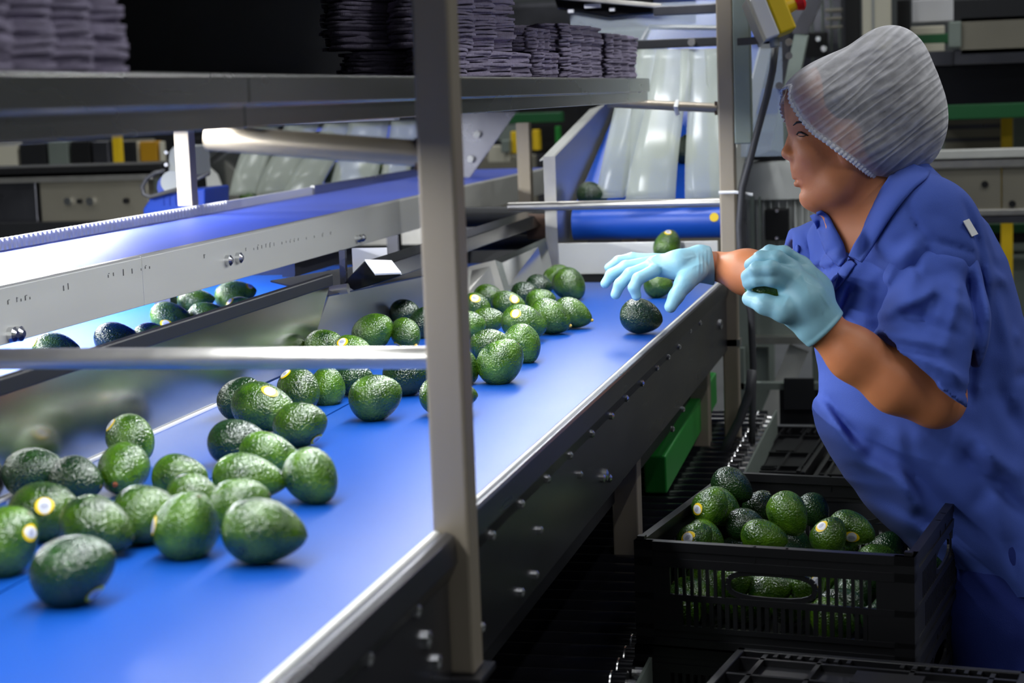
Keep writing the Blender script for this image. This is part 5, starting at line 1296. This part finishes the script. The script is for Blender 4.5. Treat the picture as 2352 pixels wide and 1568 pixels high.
# neck opening
S2.chain([pc(1950,330,HD+.02),pc(1985,480,HD+.02)],[.070,.068],.01,'s')
S2.chain([pc(1925,470,HD-.01),pc(1945,560,HD-.05),pc(1946,592,HD-.08)],[.045,.022,.012],.02,'s')
rd = [((1995,760),(2160,800),9,.007),((1990,742),(2170,650),10,.008),((2000,785),(2200,870),8,.006),((2030,700),(2190,770),8,-.006),((1998,735),(2090,560),12,.008),((2025,650),(2010,740),10,-.010),
 ((2070,475),(2108,560),4,-.005),((2108,560),(2118,640),5,-.005),((2105,552),(2232,590),4,-.004),((2205,470),(2248,600),7,-.006),((2240,600),(2240,780),8,-.009),((2236,780),(2225,930),8,-.010),((2262,600),(2262,820),12,.007),
 ((1955,595),(1886,668),5,-.012),((1908,610),(1885,740),9,.006),((1985,640),(1940,760),12,-.008),((1960,640),(1915,760),10,.007),
 ((1850,530),(1870,600),6,.006),((1835,540),(1850,600),4,-.005),((1905,500),(1900,600),8,.007),((1890,500),(1880,600),5,-.006),((1925,520),(1930,600),5,-.006),
 ((1890,890),(1985,1080),14,.008),((1925,900),(2030,1100),12,-.007),((1950,1000),(2130,1180),14,.009),((1990,990),(2170,1150),12,-.007),((2180,980),(2352,1110),14,.009),((2200,1030),(2352,1180),12,-.008),
 ((2060,1010),(2100,1230),13,.006),((2030,1170),(2230,1280),12,.008),((2100,1110),(2300,1260),14,-.007),((2010,640),(2080,560),9,.006),((2140,830),(2200,900),8,.005),((2050,840),(2190,930),7,.004),((2280,640),(2330,850),14,.007),
 ((2290,880),(2352,1000),14,-.008),((2240,950),(2300,1250),14,.006),((1890,790),(1930,880),10,-.006),((2130,600),(2060,700),10,.006),((2160,640),(2100,760),8,-.005),((2200,640),(2150,800),9,.005)]
for (p0,p1,w_,am) in rd:
    for fl in (S2,SL): fl.ridge(pc(*p0,3.02 if fl is S2 else 2.92),pc(*p1,3.02 if fl is S2 else 2.92),w_*.0011,am*1.9)
    if p0[0] < 1930: SR.ridge(pc(*p0,3.44),pc(*p1,3.44),w_*.0009,am)
rn = random.Random(21)
for k in range(60):
    x = rn.uniform(1890,2400); y = rn.uniform(470,1280); a_ = rn.gauss(.8,.6); l = rn.uniform(30,110)
    am_ = rn.choice((-1,1))*rn.uniform(.0025,.0060); w_ = rn.uniform(.008,.014)
    for fl in (S2,SL): fl.ridge(pc(x,y,3.0),pc(x+l*math.cos(a_),y+l*math.sin(a_),3.0),w_,am_)
SL.chain([pc(2146,760,2.95),pc(2150,915,2.94),pc(2060,880,2.93),pc(1960,812,2.93)],[.058,.070,.070,.050],.006,'s')
SR.chain([pc(1870,597,3.42),pc(1780,640,3.50)],[.050,.054],.006,'s')
VV = []; QQ = []; o_ = 0
for fl in (S2,SL,SR):
    V,Q_ = fl.mesh(2 if fl is S2 else 1); VV.append(V); QQ.append(Q_+o_); o_ += len(V)
smock = raw('smock', to_world(np.concatenate(VV)), np.concatenate(QQ), scrub_m, worker)
from mathutils.bvhtree import BVHTree
vw = [Vector(v) for v in np.concatenate([to_world(np.concatenate(VV)), np.array([v.co for v in body.data.vertices])])]
nb = o_; pol = [tuple(map(int,f)) for f in np.concatenate(QQ)]+[tuple(v+nb for v in p.vertices) for p in body.data.polygons]
tree = BVHTree.FromPolygons(vw, pol)
tree_s = BVHTree.FromPolygons([v for v in vw[:nb]], pol[:len(np.concatenate(QQ))])
def lay(p, off, tr=None):                                                            # rest a cloth point on the garment below it
    q = to_world(p); d = q-CAM; d /= np.linalg.norm(d); h = (tr or tree).ray_cast(Vector(CAM), Vector(d))
    if h[0] is None: return q
    hit = np.array(h[0]); dist = np.linalg.norm(hit-CAM); dq = np.linalg.norm(q-CAM)
    if dist > dq+.06: return q
    return CAM+d*(dist-off)
def band(name, inner, outer, m, parent, th=.004, n=44, drape=True, tr=None):
    def rs(pts):
        pts = np.array([pc(*p) for p in pts]); s = np.concatenate([[0],np.cumsum(np.linalg.norm(np.diff(pts,axis=0),axis=1))]); u = np.linspace(0,s[-1],n)
        q = np.stack([np.interp(u,s,pts[:,i]) for i in range(3)],1)
        for _ in range(3): q[1:-1] = (q[:-2]+q[1:-1]*2+q[2:])/4
        return q
    A,Bq = rs(inner),rs(outer); rows = 9; W_ = np.zeros((n,rows,3))
    for i in range(n):
        for r_ in range(rows):
            q = r_/(rows-1); p = A[i]*(1-q)+Bq[i]*q
            W_[i,r_] = lay(p,(.007+.011*math.sin(q*PI)**.7)*(.4 if tr else 1),tr) if drape else to_world(p)
    for _ in range(4):
        W_[1:-1,1:-1] = (W_[1:-1,1:-1]*2+W_[:-2,1:-1]+W_[2:,1:-1]+W_[1:-1,:-2]+W_[1:-1,2:])/6
        W_[1:-1,0] = (W_[1:-1,0]*2+W_[:-2,0]+W_[2:,0])/4; W_[1:-1,-1] = (W_[1:-1,-1]*2+W_[:-2,-1]+W_[2:,-1])/4
    fs = [(i*rows+r_,(i+1)*rows+r_,(i+1)*rows+r_+1,i*rows+r_+1) for i in range(n-1) for r_ in range(rows-1)]
    o = raw(name, W_.reshape(-1,3), fs, m, parent); so = o.modifiers.new('thickness','SOLIDIFY'); so.thickness = th; so.offset = 0
    return o
band('collar', [(2095,376,3.17),(2078,383,3.13),(2038,408,3.055),(2007,471,3.04),(1985,525,3.035),(1962,560,3.03),(1951,588,3.025)],
     [(2136,394,3.17),(2130,408,3.10),(2100,432,3.02),(2068,470,2.985),(2042,505,2.985),(2018,545,2.985),(1979,601,2.99)], scrub_m, smock)
band('collar', [(1888,484,3.24),(1905,500,3.21),(1925,535,3.15),(1938,560,3.12),(1943,592,3.07)],
     [(1862,496,3.28),(1875,520,3.25),(1885,550,3.22),(1900,585,3.16),(1928,612,3.10)], scrub_m, smock)
pl = band('placket', [(1950,592,3.05),(1925,625,3.05),(1895,662,3.05),(1880,690,3.05)], [(1966,606,3.05),(1942,640,3.05),(1912,676,3.05),(1898,705,3.05)], scrub_m, smock, th=.003, tr=tree_s)
o = MB(); o.plate([lay(pc(x,y,3.04),.009) for x,y in ((2213,507),(2226,502),(2247,537),(2233,543))],.0012); o.build('name_label', label_m, smock)
# ---- trousers and shoes
T_ = Field(np.array([.52,-1.42,-3.50]), np.array([1.02,-.30,-2.92]), .009)
for dz in (-.085,.085):
    T_.chain([pc(2290,1180,3.2+dz),pc(2285,1420,3.2+dz),pc(2300,1640,3.2+dz),pc(2320,1930,3.2+dz)],[.105,.090,.080,.070],.03)
T_.chain([pc(2290,1150,3.2),pc(2290,1260,3.2)],[.12,.12],.05)
rn = random.Random(8)
for k in range(16):
    x = rn.uniform(2170,2400); y = rn.uniform(1290,1560); T_.ridge(pc(x,y,3.2),pc(x+rn.uniform(-40,60),y+rn.uniform(20,90),3.2),.010,rn.choice((-1,1))*.004)
field_obj('trousers', T_, trouser_m, worker, 2)
for dz in (-.085,.085):
    b0 = to_world(pc(2320,1930,3.2+dz)); m = MB(); fwd = -R[:,0]*1.0; fwd = np.array([fwd[0],fwd[1],0]); fwd /= np.linalg.norm(fwd); sd = np.array([-fwd[1],fwd[0],0])
    n = 20; rings = []
    prof = [(-.085,.012,.030),(-.08,.035,.07),(-.03,.042,.10),(.03,.045,.085),(.09,.050,.06),(.14,.045,.045),(.17,.02,.025)]
    for (x,w,h) in prof:
        for j in range(n):
            a = 2*PI*j/n; zz_ = max(0,math.sin(a))*h+.0; rings.append(np.array([b0[0],b0[1],0])+fwd*x+sd*w*math.cos(a)+np.array([0,0,zz_+.004]))
    fs = [(k*n+j,k*n+(j+1)%n,(k+1)*n+(j+1)%n,(k+1)*n+j) for k in range(len(prof)-1) for j in range(n)]+[tuple(range(n)),tuple(range((len(prof)-1)*n,len(prof)*n))]
    m.add(rings,fs); m.build('shoe', shoe_m, worker, smooth=True)
